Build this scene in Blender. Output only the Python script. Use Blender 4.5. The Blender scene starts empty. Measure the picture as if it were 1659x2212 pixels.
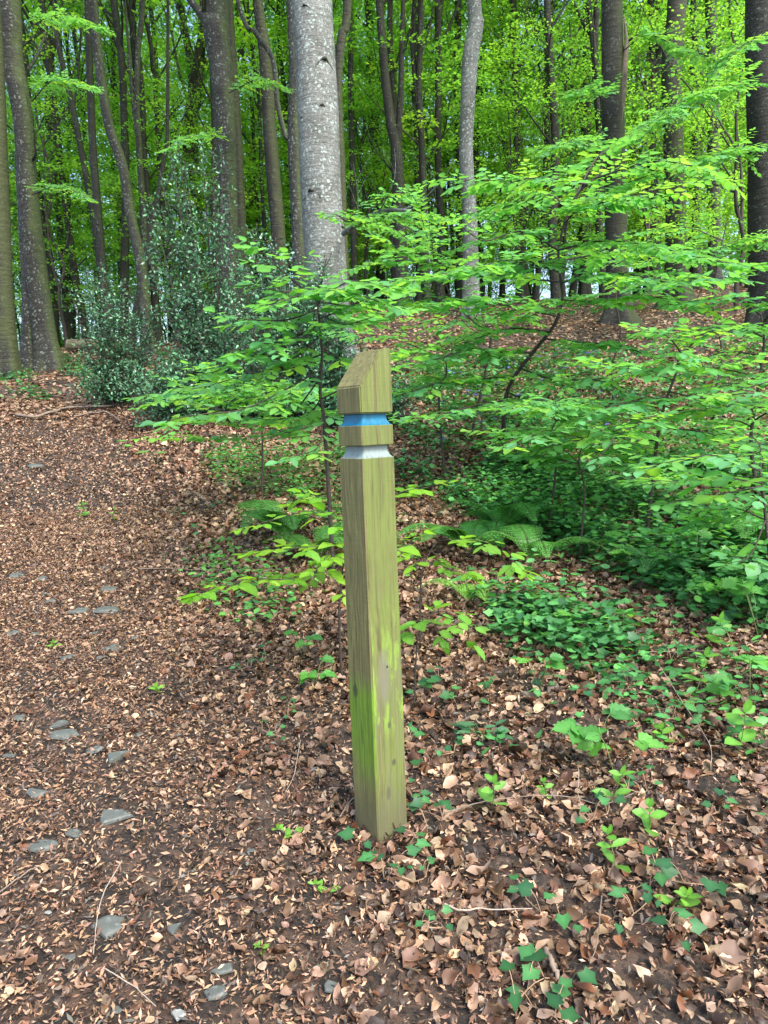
import bpy, bmesh, math, random
import numpy as np
from mathutils import Vector, Matrix
C = bpy.context.scene
# ------------------------------------------------------------------ camera, sky, sun, exposure
FPX = 1597.0                      # focal length in photo units (photo 1659 x 2211 of them)
EYE = np.array([0.0, 0.0, 1.19])
PITCH, ROLL = math.radians(6.8), math.radians(2.15)
fwd = np.array([0, math.cos(PITCH), -math.sin(PITCH)])
up0 = np.array([0, math.sin(PITCH), math.cos(PITCH)]); rt0 = np.array([1.0, 0, 0])
CUP = math.cos(ROLL)*up0 + math.sin(ROLL)*rt0
CRT = math.cos(ROLL)*rt0 - math.sin(ROLL)*up0
cd = bpy.data.cameras.new('camera'); cam = bpy.data.objects.new('camera', cd); C.collection.objects.link(cam)
cd.sensor_fit = 'VERTICAL'; cd.sensor_height = 36; cd.lens = 26.0; cd.clip_start = .05; cd.clip_end = 2000
cam.matrix_world = Matrix(((CRT[0], CUP[0], -fwd[0], EYE[0]), (CRT[1], CUP[1], -fwd[1], EYE[1]), (CRT[2], CUP[2], -fwd[2], EYE[2]), (0, 0, 0, 1)))
C.camera = cam
SUN = Vector((0.36, -0.50, 0.74)).normalized()      # towards the sun
w = bpy.data.worlds.new('World'); C.world = w; w.use_nodes = True
nt = w.node_tree; bg = nt.nodes['Background']; sk = nt.nodes.new('ShaderNodeTexSky')
sk.sky_type = 'NISHITA'; sk.sun_disc = False
sk.sun_elevation = math.asin(SUN.z); sk.sun_rotation = math.atan2(SUN.x, SUN.y)
sk.air_density = 1.0; sk.dust_density = 2.5; sk.ozone_density = 1.0
nt.links.new(sk.outputs[0], bg.inputs[0]); bg.inputs[1].default_value = 0.15
ld = bpy.data.lights.new('sun', 'SUN'); ld.energy = 1.6; ld.angle = math.radians(22); ld.color = (1, .95, .86)
sun = bpy.data.objects.new('sun', ld); C.collection.objects.link(sun)
sun.rotation_euler = SUN.to_track_quat('Z', 'Y').to_euler()
C.view_settings.view_transform = 'Standard'; C.view_settings.look = 'None'
C.view_settings.exposure = 1.75; C.view_settings.gamma = 1.0
C.render.engine = 'CYCLES'
cy = C.cycles; cy.max_bounces = 7; cy.diffuse_bounces = 5; cy.glossy_bounces = 2; cy.transmission_bounces = 4; cy.transparent_max_bounces = 4
cy.use_denoising = True
# ------------------------------------------------------------------ helpers
rng = np.random.default_rng(11); random.seed(11)
U = lambda a, b: float(rng.uniform(a, b))
def P(px, py, Y):
    d = fwd + (px-829.5)/FPX*CRT + (1105.5-py)/FPX*CUP
    return EYE + d*(Y/d[1])
TY = np.array([-300, -10, 0, 2, 5.5, 9, 13, 18, 24, 32, 50, 90, 300.])
TT = np.array([-.6, -.25, 0, .25, .6])
TZ = np.array([[-9]*5, [-1.7]*5, [-.3]*5, [0]*5, [.5, .5, .5, .52, .55], [1.2, 1.2, 1.25, 1.3, 1.4], [2.1, 2.1, 2.4, 2.5, 2.5],
               [3.1, 3.1, 3.7, 3.5, 3.9], [3.9, 4.0, 5.0, 5.0, 5.3], [3.9, 4.0, 5.6, 5.8, 6.0], [2.5, 2.8, 5, 5.5, 5.5], [-2, -2, 2, 3, 3], [-8]*5])
def height(x, y):
    x = np.atleast_1d(np.asarray(x, float)); y = np.atleast_1d(np.asarray(y, float))
    t = np.clip(x/np.maximum(y, 2), -.6, .6); z = np.zeros(np.broadcast(x, y).shape)
    for k in (.86, .93, 1, 1.07, 1.14):
        cols = [np.interp(y*k, TY, TZ[:, j]) for j in range(5)]
        for j in range(4):
            f = (t-TT[j])/(TT[j+1]-TT[j]); f = np.where((f >= 0) & (f <= 1), f, np.nan)
            s = f*f*(3-2*f); v = cols[j]*(1-s)+cols[j+1]*s
            if j == 0: acc = v
            else: acc = np.where(np.isnan(acc), v, acc)
        z = z + acc/5
    am = .008+.03*np.clip((y-2.5)/8, 0, 1)
    z = z + am*(np.sin(x*2.3+y*.7)+np.sin(y*1.9-x*1.1+2)+.6*np.sin(x*5.1+1)*np.sin(y*4.3))
    return z
H = lambda x, y: float(height(x, y)[0])
def tag(o, label=None, cat=None, group=None, kind=None):
    if label: o['label'] = label
    if cat: o['category'] = cat
    if group: o['group'] = group
    if kind: o['kind'] = kind
    return o
def link(o, parent=None):
    C.collection.objects.link(o)
    if parent is not None: o.parent = parent
    return o
def empty(name, loc, rz=0):
    o = bpy.data.objects.new(name, None); o.empty_display_size = .1; o.location = [float(c) for c in loc]; o.rotation_euler = (0, 0, rz); return link(o)
def raw_mesh(name, V, loops, starts, totals, mat, tint=None, smooth=False):
    me = bpy.data.meshes.new(name); V = np.ascontiguousarray(V, np.float32)
    me.vertices.add(len(V)); me.vertices.foreach_set('co', V.ravel())
    me.loops.add(len(loops)); me.loops.foreach_set('vertex_index', np.ascontiguousarray(loops, np.int32))
    me.polygons.add(len(starts)); me.polygons.foreach_set('loop_start', np.ascontiguousarray(starts, np.int32))
    try: me.polygons.foreach_set('loop_total', np.ascontiguousarray(totals, np.int32))
    except Exception: pass
    if tint is not None:
        a = me.color_attributes.new('tint', 'FLOAT_COLOR', 'POINT')
        a.data.foreach_set('color', np.ascontiguousarray(np.c_[tint, np.ones(len(V))], np.float32).ravel())
    me.update(calc_edges=True)
    if smooth: me.polygons.foreach_set('use_smooth', np.ones(len(starts), bool))
    if mat is not None: me.materials.append(mat)
    return me
# leaf outlines (x across, y along, z out of the blade) and their faces
def T(v, f): return np.array(v, float), f
BEECH = T([(0,0,0),(0,.33,-.04),(0,.68,-.04),(0,1,0),(-.24,.2,.02),(-.33,.5,.03),(-.2,.8,.02),(.24,.2,.02),(.33,.5,.03),(.2,.8,.02)],
          [(0,1,4),(4,1,5),(1,2,5),(5,2,6),(2,3,6),(0,7,1),(7,8,1),(1,8,2),(8,9,2),(2,9,3)])
QUAD = T([(0,0,0),(.34,.5,.03),(0,1,0),(-.34,.5,.03)], [(0,1,2,3)])
SLIM = T([(0,0,0),(.16,.5,.02),(0,1,0),(-.16,.5,.02)], [(0,1,2,3)])
OVAL = T([(0,0,0),(.2,.2,.03),(.27,.5,.05),(.17,.8,.03),(0,1,0),(-.17,.8,.03),(-.27,.5,.05),(-.2,.2,.03),(0,.5,-.02)],
         [(0,1,2,8),(8,2,3,4),(0,8,6,7),(8,4,5,6)])
IVY = T([(0,0,0),(.3,-.14,.05),(.36,.13,0),(.5,.34,.05),(.29,.53,0),(0,.98,.05),(-.29,.53,0),(-.5,.34,.05),(-.36,.13,0),(-.3,-.14,.05),(0,.3,-.05)],
        [(0,1,2,10),(10,2,3,4),(10,4,5,6),(10,6,7,8),(0,10,8,9)])
HOLLY = T([(0,0,0),(.24,.16,.09),(.15,.32,.0),(.33,.5,.1),(.17,.68,.0),(.2,.84,.08),(0,1,0),(-.2,.84,.08),(-.17,.68,0),(-.33,.5,.1),(-.15,.32,0),(-.24,.16,.09),(0,.5,-.05)],
          [(0,1,2,12),(12,2,3,4),(12,4,5,6),(0,12,10,11),(12,8,9,10),(12,6,7,8)])
CURL = T([(-.26,.1,0),(0,0,0),(.24,.12,0),(-.36,.42,0),(0,.4,0),(.36,.45,0),(-.24,.78,0),(0,.74,0),(.26,.76,0),(0,1,0)],
         [(0,1,4,3),(1,2,5,4),(3,4,7,6),(4,5,8,7),(6,7,9),(7,8,9)])
def _grid():
    v = []; W = [.02, .2, .3, .31, .2, 0]
    for k, w_ in enumerate(W):
        y = k/5; v += [(-w_, y, .03), (0, y, -.03), (w_, y, .03)] if w_ else [(0, 1, 0)]
    f = []
    for k in range(4):
        a = k*3; f += [(a, a+1, a+4, a+3), (a+1, a+2, a+5, a+4)]
    f += [(12, 13, 15), (13, 14, 15)]
    for j in (4, 7, 10): pass
    return T(v, f)
CURLF = _grid()
def _rib():
    v = []; m = 10
    for k in range(m):
        y = k/m; w_ = .36*math.sin(math.pi*min(1, (y+.06))**.8)*(1.08 if k % 2 else .9); z = .035 if k % 2 else -.015
        v += [(-w_, y+.05, .05+z), (0, y, -.03), (w_, y+.05, .05+z)]
    v.append((0, 1.05, 0)); f = []
    for k in range(m-1): a = k*3; f += [(a, a+1, a+4, a+3), (a+1, a+2, a+5, a+4)]
    a = (m-1)*3; f += [(a, a+1, a+3), (a+1, a+2, a+3)]; return T(v, f)
RIB = _rib()
BIT = T([(0,0,0),(.16,.4,.05),(.05,1,0),(-.14,.55,.04)], [(0,1,2,3)])
def norm(a): return a/np.maximum(np.linalg.norm(a, axis=-1, keepdims=True), 1e-9)
VEIN = {id(IVY): {0: 1.5, 10: 1.45, 4: 1.1, 6: 1.1}, id(RIB): {k: 1.25 for k in range(1, 30, 3)}, id(HOLLY): {12: 1.3}, id(OVAL): {8: 1.25}, id(BEECH): {1: 1.2, 2: 1.2}, id(CURLF): {k: .75 for k in range(1, 15, 3)}}
def leaf_mesh(name, tmpl, pos, dr, nr, size, col, mat, curl=None, smooth=False):
    tv, tf = tmpl; pos = np.asarray(pos, float); n = len(pos)
    d = norm(np.asarray(dr, float)); r = norm(np.cross(d, np.asarray(nr, float))); u = np.cross(r, d)
    size = np.asarray(size, float); L = np.broadcast_to(tv, (n,)+tv.shape).copy()
    if curl is not None:
        L[:, :, 0] *= rng.uniform(.7, 1.2, (n, 1)); L[:, :, :2] += rng.normal(0, .04 if mat is DRY else .01, (n, len(tv), 2)); L[:, :, 2] += rng.normal(0, .035 if mat is DRY else .0, (n, len(tv)))
        c1, c2, c3 = [np.asarray(c)[:, None] for c in curl]
        L[:, :, 2] += c1*L[:, :, 0]**2*2 + c2*(L[:, :, 1]-.5)**2 + c3*L[:, :, 0]*(L[:, :, 1]-.5)
    V = pos[:, None]+size[:, None, None]*(L[..., 0:1]*r[:, None]+L[..., 1:2]*d[:, None]+L[..., 2:3]*u[:, None])
    k = len(tv); lt = np.concatenate([np.array(f) for f in tf]); tot = np.array([len(f) for f in tf])
    st = np.concatenate([[0], np.cumsum(tot)[:-1]])
    loops = (lt[None]+(np.arange(n)*k)[:, None]).ravel(); starts = (st[None]+(np.arange(n)*len(lt))[:, None]).ravel()
    tint = np.repeat(np.asarray(col, float), k, axis=0)
    if id(tmpl) in VEIN:
        vf = np.ones(k)
        for a_, b_ in VEIN[id(tmpl)].items(): vf[a_] = b_
        tint = np.clip(tint*np.tile(vf, n)[:, None], 0, 1)
    return raw_mesh(name, V.reshape(-1, 3), loops, starts, np.tile(tot, n), mat, tint, smooth)
def bez(pts, n):
    pts = [np.asarray(p, float) for p in pts]; p = [2*pts[0]-pts[1]]+pts+[2*pts[-1]-pts[-2]]; out = []
    m = len(pts)-1
    for i in range(m):
        a, b, c, d = p[i:i+4]; k = max(2, int(round(n/m)))
        for j in range(k):
            t = j/k; out.append(.5*((2*b)+(c-a)*t+(2*a-5*b+4*c-d)*t*t+(3*b-a-3*c+d)*t**3))
    out.append(pts[-1]); return np.array(out)
class Tubes:
    def __init__(s): s.V = []; s.L = []; s.n = 0
    def add(s, path, rad, seg=8, rough=0., lobes=0., seed=0):
        path = np.asarray(path, float); m = len(path); rad = np.broadcast_to(np.asarray(rad, float), (m,))
        tg = norm(np.gradient(path, axis=0)); ref = np.array([1., 0, 0]) if abs(tg[0][0]) < .8 else np.array([0, 1., 0])
        a = norm(np.cross(tg, ref)); b = np.cross(tg, a); th = np.arange(seg)/seg*2*math.pi
        R = rad[:, None]*np.ones((m, seg))
        if rough:
            g = np.random.default_rng(seed); ph = g.uniform(0, 6.28, 8); arc = np.concatenate([[0], np.cumsum(np.linalg.norm(np.diff(path, axis=0), axis=1))])[:, None]
            R *= 1+rough*(np.sin(th[None]*2+arc*.9+ph[0])+np.sin(th[None]*3-arc*1.7+ph[1])*.6+np.sin(arc*2.6+th[None]+ph[2])*.7+np.sin(arc*7+th[None]*4+ph[3])*.3)
        if lobes:
            h = path[:, 2:3]-path[0, 2]-.25
            fl = np.exp(-np.maximum(h, 0)/.32)*lobes; g = np.random.default_rng(seed+5); p0 = g.uniform(0, 6.28)
            R *= 1+fl*(1+.55*np.sin(5*th[None]+p0)+.3*np.sin(3*th[None]+p0*2))
        V = path[:, None]+R[..., None]*(np.cos(th)[None, :, None]*a[:, None]+np.sin(th)[None, :, None]*b[:, None])
        i = np.arange(m-1)[:, None]*seg; j = np.arange(seg)[None]; j2 = (j+1) % seg
        q = np.stack([i+j, i+j2, i+seg+j2, i+seg+j], -1).reshape(-1, 4)+s.n
        s.V.append(V.reshape(-1, 3)); s.L.append(q); s.n += m*seg
    def mesh(s, name, mat, smooth=True):
        V = np.concatenate(s.V); q = np.concatenate(s.L); n = len(q)
        return raw_mesh(name, V, q.ravel(), np.arange(n)*4, np.full(n, 4), mat, None, smooth)
def obj(name, me, parent=None, loc=None):
    o = bpy.data.objects.new(name, me)
    if loc is not None: o.location = [float(c) for c in loc]
    return link(o, parent)
# ------------------------------------------------------------------ materials
class M:
    def __init__(s, name):
        s.m = bpy.data.materials.new(name); s.m.use_nodes = True; s.t = s.m.node_tree; s.b = s.t.nodes['Principled BSDF']; s.out = s.t.nodes['Material Output']
    def n(s, ty, **k):
        o = s.t.nodes.new('ShaderNode'+ty)
        for a, v in k.items():
            if a.startswith('i_'): o.inputs[int(a[2:]) if a[2:].isdigit() else a[2:].replace('_', ' ')].default_value = v
            else: setattr(o, a, v)
        return o
    def l(s, a, b): s.t.links.new(a, b)
    def coord(s, scale=(1, 1, 1), which='Object'):
        c = s.n('TexCoord'); mp = s.n('Mapping'); mp.inputs['Scale'].default_value = scale; s.l(c.outputs[which], mp.inputs[0]); return mp.outputs[0]
    def noise(s, vec, scale, detail=3, rough=.55, dist=0):
        o = s.n('TexNoise'); o.inputs['Scale'].default_value = scale; o.inputs['Detail'].default_value = detail; o.inputs['Roughness'].default_value = rough
        o.inputs['Distortion'].default_value = dist; s.l(vec, o.inputs['Vector']); return o.outputs['Fac']
    def ramp(s, fac, stops):
        o = s.n('ValToRGB'); e = o.color_ramp.elements
        while len(e) < len(stops): e.new(.5)
        for k, (p, c) in enumerate(stops):
            e[k].position = p; e[k].color = (*c, 1) if isinstance(c, tuple) else (c, c, c, 1)
        s.l(fac, o.inputs[0]); return o.outputs[0]
    def mix(s, fac, a, b, mode='MIX'):
        o = s.n('MixRGB'); o.blend_type = mode
        for sock, v in ((0, fac), (1, a), (2, b)):
            if hasattr(v, 'is_linked') or hasattr(v, 'links'): s.l(v, o.inputs[sock])
            elif isinstance(v, tuple): o.inputs[sock].default_value = (*v, 1)
            else: o.inputs[sock].default_value = v
        return o.outputs[0]
    def math(s, op, a, b=0., c=None):
        o = s.n('Math'); o.operation = op
        for k, v in enumerate((a, b, c)):
            if v is None: continue
            if hasattr(v, 'links'): s.l(v, o.inputs[k])
            else: o.inputs[k].default_value = v
        return o.outputs[0]
    def bump(s, fac, strength, dist=.01):
        o = s.n('Bump'); o.inputs['Strength'].default_value = strength; o.inputs['Distance'].default_value = dist; s.l(fac, o.inputs['Height']); s.l(o.outputs[0], s.b.inputs['Normal']); return o
def leaf_mat(name, rough=.45, trans=.45, tc=(1.25, 1.25, .55), spec=.5, sat=1.):
    m = M(name); a = m.n('VertexColor', layer_name='tint'); col = a.outputs[0]
    m.l(col, m.b.inputs['Base Color']); m.b.inputs['Roughness'].default_value = rough; m.b.inputs['Specular IOR Level'].default_value = spec
    if trans > 0:
        t = m.n('BsdfTranslucent'); m.l(m.mix(1., col, tc, 'MULTIPLY'), t.inputs[0])
        x = m.n('MixShader'); x.inputs[0].default_value = trans
        m.l(m.b.outputs[0], x.inputs[1]); m.l(t.outputs[0], x.inputs[2]); m.l(x.outputs[0], m.out.inputs[0])
    return m.m
LEAF = leaf_mat('beech_leaf', .42, .55, (1.35, 1.25, .6), .5)
CANOPY = leaf_mat('canopy_leaf', .5, .66, (1.35, 1.3, .65), .4)
HOLLYM = leaf_mat('holly_leaf', .28, .12, (1, 1.1, .6), .6)
IVYM = leaf_mat('ivy_leaf', .5, .25, (1.2, 1.2, .6), .5)
HERB = leaf_mat('herb_leaf', .45, .4, (1.4, 1.3, .5), .4)
DRY = leaf_mat('dry_leaf', .5, .12, (1.2, .9, .6), .45)
def bark(name, base, dark, lich, lf, mossf=0., moss=(.06, .09, .02)):
    m = M(name); v = m.coord(); oi = m.n('ObjectInfo'); va = m.n('VectorMath'); va.operation = 'ADD'
    m.l(v, va.inputs[0]); cx = m.n('CombineXYZ'); m.l(m.math('MULTIPLY', oi.outputs['Random'], 37.), cx.inputs[0]); m.l(cx.outputs[0], va.inputs[1]); v = va.outputs[0]
    st = m.n('Mapping'); st.inputs['Scale'].default_value = (1, 1, 6); m.l(v, st.inputs[0])
    big = m.noise(v, 1.6, 4); col = m.mix(m.ramp(big, [(.35, 0.), (.65, 1.)]), dark, base)
    band = m.noise(st.outputs[0], 3.2, 5, .65); col = m.mix(m.ramp(band, [(.38, .55), (.52, 0.)]), col, dark)
    fine = m.noise(v, 22, 4, .7); col = m.mix(.55, col, m.ramp(fine, [(.3, .15), (.7, .95)]), 'OVERLAY')
    vo = m.n('TexVoronoi', voronoi_dimensions='3D'); vo.inputs['Scale'].default_value = 17; vo.inputs['Randomness'].default_value = 1
    wob = m.n('TexNoise'); wob.inputs['Scale'].default_value = 9; m.l(v, wob.inputs['Vector']); wv = m.mix(.12, v, wob.outputs['Color']); m.l(wv, vo.inputs['Vector'])
    spots = m.math('MULTIPLY', m.ramp(vo.outputs['Distance'], [(.26, 1.), (.36, 0.)]), m.ramp(m.noise(v, 4.5, 4, .6), [(.5-.1*lf, 0.), (.58-.1*lf, 1.)]))
    small = m.ramp(m.noise(v, 48, 3, .6), [(.62-.03*lf, 0.), (.67-.03*lf, 1.)])
    col = m.mix(m.math('MULTIPLY', m.math('MAXIMUM', spots, m.math('MULTIPLY', small, .7)), min(1, .45+.4*lf)), col, lich)
    if mossf:
        g = m.n('NewGeometry'); sx = m.n('SeparateXYZ'); m.l(g.outputs['Normal'], sx.inputs[0])
        side = m.math('ADD', m.math('MULTIPLY', sx.outputs[0], .5), m.noise(v, 2.2, 4))
        col = m.mix(m.math('MULTIPLY', m.ramp(side, [(.72-.4*mossf, 0.), (1.05-.4*mossf, 1.)]), .7), col, moss)
    m.l(col, m.b.inputs['Base Color']); m.b.inputs['Roughness'].default_value = .8
    hs = m.math('ADD', m.math('MULTIPLY', band, 1.0), m.math('MULTIPLY', fine, .35)); m.bump(hs, 1., .03)
    return m.m
B_PALE = bark('bark_pale_lichen', (.17, .18, .165), (.085, .088, .075), (.33, .4, .37), .9)
B_GREY = bark('bark_grey', (.034, .034, .026), (.011, .0105, .008), (.17, .2, .17), .75, .3)
B_MOSS = bark('bark_mossy', (.03, .029, .019), (.012, .011, .008), (.12, .14, .11), .35, .7, (.045, .06, .012))
B_DARK = bark('bark_dark', (.02, .019, .014), (.009, .0085, .006), (.12, .14, .11), .3, .4, (.03, .04, .01))
def plain(name, col, rough=.7, var=.3, scale=30, bump=.3):
    m = M(name); v = m.coord(); n = m.noise(v, scale, 4, .6)
    m.l(m.mix(m.ramp(n, [(.3, 0.), (.7, 1.)]), tuple(c*(1-var) for c in col), tuple(min(1, c*(1+var)) for c in col)), m.b.inputs['Base Color'])
    m.b.inputs['Roughness'].default_value = rough; m.bump(n, bump, .004); return m.m
TWIG = plain('twig_bark', (.035, .026, .02), .75)
GSTEM = plain('green_stem', (.12, .16, .05), .6)
RSTEM = plain('dry_stem', (.3, .2, .12), .7)
STICK = plain('dead_stick', (.19, .145, .11), .8, .45, 20)
STICKP = plain('bleached_stick', (.34, .28, .22), .8, .3, 20)
LOGM = bark('rotten_log', (.16, .13, .08), (.06, .045, .03), (.3, .3, .22), .2, .7, (.1, .15, .03))
def stone_mat(name, c):
    m = M(name); v = m.coord(); n = m.noise(v, 14, 5, .65); f = m.noise(v, 70, 3, .6)
    col = m.mix(m.ramp(n, [(.3, 0.), (.7, 1.)]), tuple(x*.6 for x in c), c); col = m.mix(m.ramp(f, [(.6, 0.), (.68, .5)]), col, tuple(min(1, x*1.8) for x in c))
    m.l(col, m.b.inputs['Base Color']); m.b.inputs['Roughness'].default_value = .6; m.bump(m.math('ADD', n, m.math('MULTIPLY', f, .4)), .6, .006); return m.m
SLATE = stone_mat('slate', (.11, .12, .105)); PALE = stone_mat('pale_stone', (.3, .31, .28))
# ------------------------------------------------------------------ ground
def path_mask(x, y):            # 1 on the trodden path, 0 in the leaf drift
    e = .42-.385*y; e = np.where(y > 9, -3.05-.15*(y-9), e)
    return np.clip((e-x)/.8+.5, 0, 1)
gy = np.concatenate([[-300, -80, -20, -5], np.arange(-1, 9, .09), np.arange(9, 34, .35), [36, 40, 46, 54, 64, 80, 110, 180, 420]])
gx = np.arange(-6, 6.01, .09); ex = np.concatenate([np.arange(6.4, 20, .5), [22, 26, 32, 40, 60, 100, 200, 420]]); gx = np.concatenate([-ex[::-1], gx, ex])
XX, YY = np.meshgrid(gx, gy); ZZ = height(XX.ravel(), YY.ravel()); V = np.c_[XX.ravel(), YY.ravel(), ZZ]
nx, ny = len(gx), len(gy); i = np.arange(ny-1)[:, None]*nx; j = np.arange(nx-1)[None]
q = np.stack([i+j, i+j+1, i+nx+j+1, i+nx+j], -1).reshape(-1, 4)
g = M('forest_soil'); v = g.coord(); n1 = g.noise(v, .8, 5); n2 = g.noise(v, 9, 6, .7); n3 = g.noise(v, 45, 5, .75)
vo = g.n('TexVoronoi'); vo.inputs['Scale'].default_value = 26; g.l(v, vo.inputs['Vector'])
col = g.ramp(n2, [(.3, (.007, .006, .004)), (.5, (.02, .0145, .01)), (.7, (.055, .037, .025))])
col = g.mix(g.ramp(n3, [(.55, 0.), (.66, .7)]), col, (.13, .085, .055)); sp = g.n('SeparateXYZ'); g.l(vo.outputs['Color'], sp.inputs[0])
col = g.mix(g.ramp(sp.outputs[0], [(.5, 0.), (.9, .6)]), col, (.12, .075, .05))
g.l(col, g.b.inputs['Base Color']); g.b.inputs['Roughness'].default_value = .85; g.bump(g.math('ADD', n3, n2), .9, .015)
gr = obj('ground', raw_mesh('ground', V, q.ravel(), np.arange(len(q))*4, np.full(len(q), 4), g.m, None, True)); tag(gr, 'brown woodland floor of soil rising away from the post to a low crest', 'ground', kind='structure')
def gp(px, py):          # where the sight line of a photo point meets the ground
    d = fwd+(px-829.5)/FPX*CRT+(1105.5-py)/FPX*CUP; t = .5
    while t < 40:
        q_ = EYE+d*t
        if q_[2] <= H(q_[0], q_[1]): return np.array([q_[0], q_[1], H(q_[0], q_[1])])
        t += .01
    return EYE+d*10
ST = [(95, 1832, 58, 'dark angular slate stone at the lower left of the path'), (160, 1808, 46, 'slate stone just right of the dark angular one'), (230, 2012, 72, 'largest grey slate stone near the bottom left, tall and blocky'), (385, 2015, 44, 'rounded grey stone right of the largest slate'), (462, 2158, 54, 'smooth rounded stone near the bottom edge left of centre'),
 (380, 2203, 40, 'pale stone cut by the bottom edge'), (250, 1772, 74, 'long flat slate between tan leaves above the lower left stones'), (85, 1716, 56, 'speckled flat slate above the dark angular one'), (260, 1642, 64, 'pale green grey flat slate left of the post foot'), (205, 1625, 40, 'narrow bluish slate sliver touching the pale green flat slate'),
 (130, 1572, 46, 'whitish flat stone on the left of the path'), (140, 1590, 60, 'dull flat slate under the whitish stone'), (45, 1555, 30, 'small upright slate left of the whitish stone'), (232, 1322, 62, 'dark flat slate in mid path, widest of the upper cluster'), (172, 1324, 50, 'flat slate left of the widest one in the upper cluster'),
 (232, 1276, 42, 'slate stone above the widest one of the upper cluster'), (150, 1424, 40, 'low slate lying left of mid path'), (218, 1424, 26, 'little slate right of the low one'), (246, 1404, 44, 'thin dark slate above the little one'), (38, 1246, 40, 'grey stone at the left edge of the upper path'), (92, 1252, 34, 'grey stone second from the left edge of the upper path'),
 (98, 1284, 20, 'small round stone in the upper path cluster'), (112, 1300, 34, 'low broad stone under the small round one'), (228, 1228, 22, 'small oval stone above the upper cluster'), (78, 1008, 34, 'flat mossy grey stone far up the left of the path'), (28, 1370, 30, 'grey stone by the left edge at mid height'), (78, 1372, 24, 'dark stone right of the left edge one'),
 (205, 1372, 28, 'dark stone in the middle of the path below the upper cluster'), (290, 1380, 22, 'bluish stone right of the mid path dark one'), (480, 2102, 44, 'irregular bluish stone above the smooth rounded one'), (714, 2140, 40, 'half buried grey stone below the post near the bottom'), (250, 2190, 26, 'upright grey chip at the bottom left'), (150, 2075, 26, 'small slate chip left of the bottom'),
 (545, 1845, 24, 'small dark pebble of slate left of the post foot'), (105, 1978, 16, 'white pebble beside a rolled tan leaf'), (300, 1590, 22, 'small slate chip above the pale green slate'), (20, 1640, 30, 'slate at the left edge beside the pale leaf')]
SP = np.array([[*gp(a, b)[:2], c] for a, b, c, _ in ST]); SR = SP[:, 2]*np.hypot(SP[:, 1]+.1, 1)/FPX*.5
def clear(x, y, f=.95, p=.93):
    m = np.ones(len(x), bool); r_ = rng.uniform(0, 1, len(x))
    for q_, R_ in zip(SP, SR): m &= ~(((x-q_[0])**2+((y-q_[1])*1.1)**2 < (R_*f)**2) & (r_ < p))
    return m
# fallen leaves
def palette(n, cols, wts, jit=.18):
    c = np.array(cols)[rng.choice(len(cols), n, p=np.array(wts)/sum(wts))]
    return np.clip(c*(1+rng.uniform(-jit, jit, (n, 1)))*(1+rng.uniform(-.07, .07, (n, 3))), .004, .9)
BROWNS = [(.36, .235, .15), (.24, .145, .085), (.14, .072, .038), (.05, .028, .017), (.48, .34, .21), (.28, .19, .125), (.17, .07, .032)]
def scatter(n, y0, y1, mode='area', tmax=.62):
    yy = np.sqrt(rng.uniform(y0*y0, y1*y1, n)); return rng.uniform(-tmax, tmax, n)*yy, yy
def slope_n(x, y):
    e = .05; h0 = height(x, y); return norm(np.c_[-(height(x+e, y)-h0)/e, -(height(x, y+e)-h0)/e, np.ones(len(x))])
def litter(name, tmpl, x, y, size, col, lift, tilt, curl=True):
    n = len(x); a = rng.uniform(0, 6.283, n); gn = slope_n(x, y)
    nr = norm(gn+rng.normal(0, 1, (n, 3))*tilt); d = np.c_[np.cos(a), np.sin(a), np.zeros(n)]; d = norm(d-nr*np.sum(d*nr, 1)[:, None])
    pos = np.c_[x, y, height(x, y)+rng.uniform(.2, 1, n)*lift]-d*size[:, None]*.5
    cu = None
    if curl:
        s = rng.choice([-1, 1], n); cu = (s*rng.gamma(1.3, .6, n), s*rng.normal(.2, .6, n), rng.normal(0, .9, n))
    return leaf_mesh(name, tmpl, pos, d, nr, size, col, DRY, cu)
mk = lambda x, y: path_mask(x, y)
near_x, near_y = scatter(170000, 1.15, 11.5)
pm = mk(near_x, near_y); patch = .5+.5*np.sin(near_x*3.1+1.2)*np.sin(near_y*2.7+near_x*1.3)
keep = rng.uniform(0, 1, len(pm)) < np.clip(1.2-near_y*.055, .5, 1)*np.where(near_y < 2.3, .9, 1)*np.where((np.sin(near_x*5.3+2)*np.sin(near_y*6.1+near_x*2)+.7*np.sin(near_x*13+near_y*9) > .45) & (near_y < 3.2), .5, 1)*(1-(.66-.45*np.clip((near_y-2.6)/2, 0, 1))*pm*(.6+.6*patch)); keep &= clear(near_x, near_y); near_x, near_y, pm = near_x[keep], near_y[keep], pm[keep]
sz = rng.uniform(.017, .046, len(pm))*(1-.4*pm)*(1+.05*np.maximum(near_y-3, 0)); sz = np.where(rng.uniform(0, 1, len(pm)) < .08, sz*1.5, sz)
pal_n = palette(len(pm), BROWNS, [4, 5, 5.5, 6.5, 1.8, 3, 2], .34); nf = near_y < 3.6
lo = obj('leaf_litter', litter('leaf_litter', CURLF, near_x[nf], near_y[nf], sz[nf]*1.1, pal_n[nf], .022, .48))
tag(lo, 'curled brown beech leaves lying thick around the foot of the post', 'fallen leaves', kind='stuff')
lo = obj('leaf_litter', litter('leaf_litter_mid', CURL, near_x[~nf], near_y[~nf], sz[~nf], pal_n[~nf], .026, .5))
tag(lo, 'thick drift of fallen beech leaves between the path and the saplings', 'fallen leaves', kind='stuff')
fx, fy = scatter(130000, 9.5, 30, tmax=.66); keep = rng.uniform(0, 1, len(fx)) < np.clip(1.25-fy/32, .3, 1); fx, fy = fx[keep], fy[keep]
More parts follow.
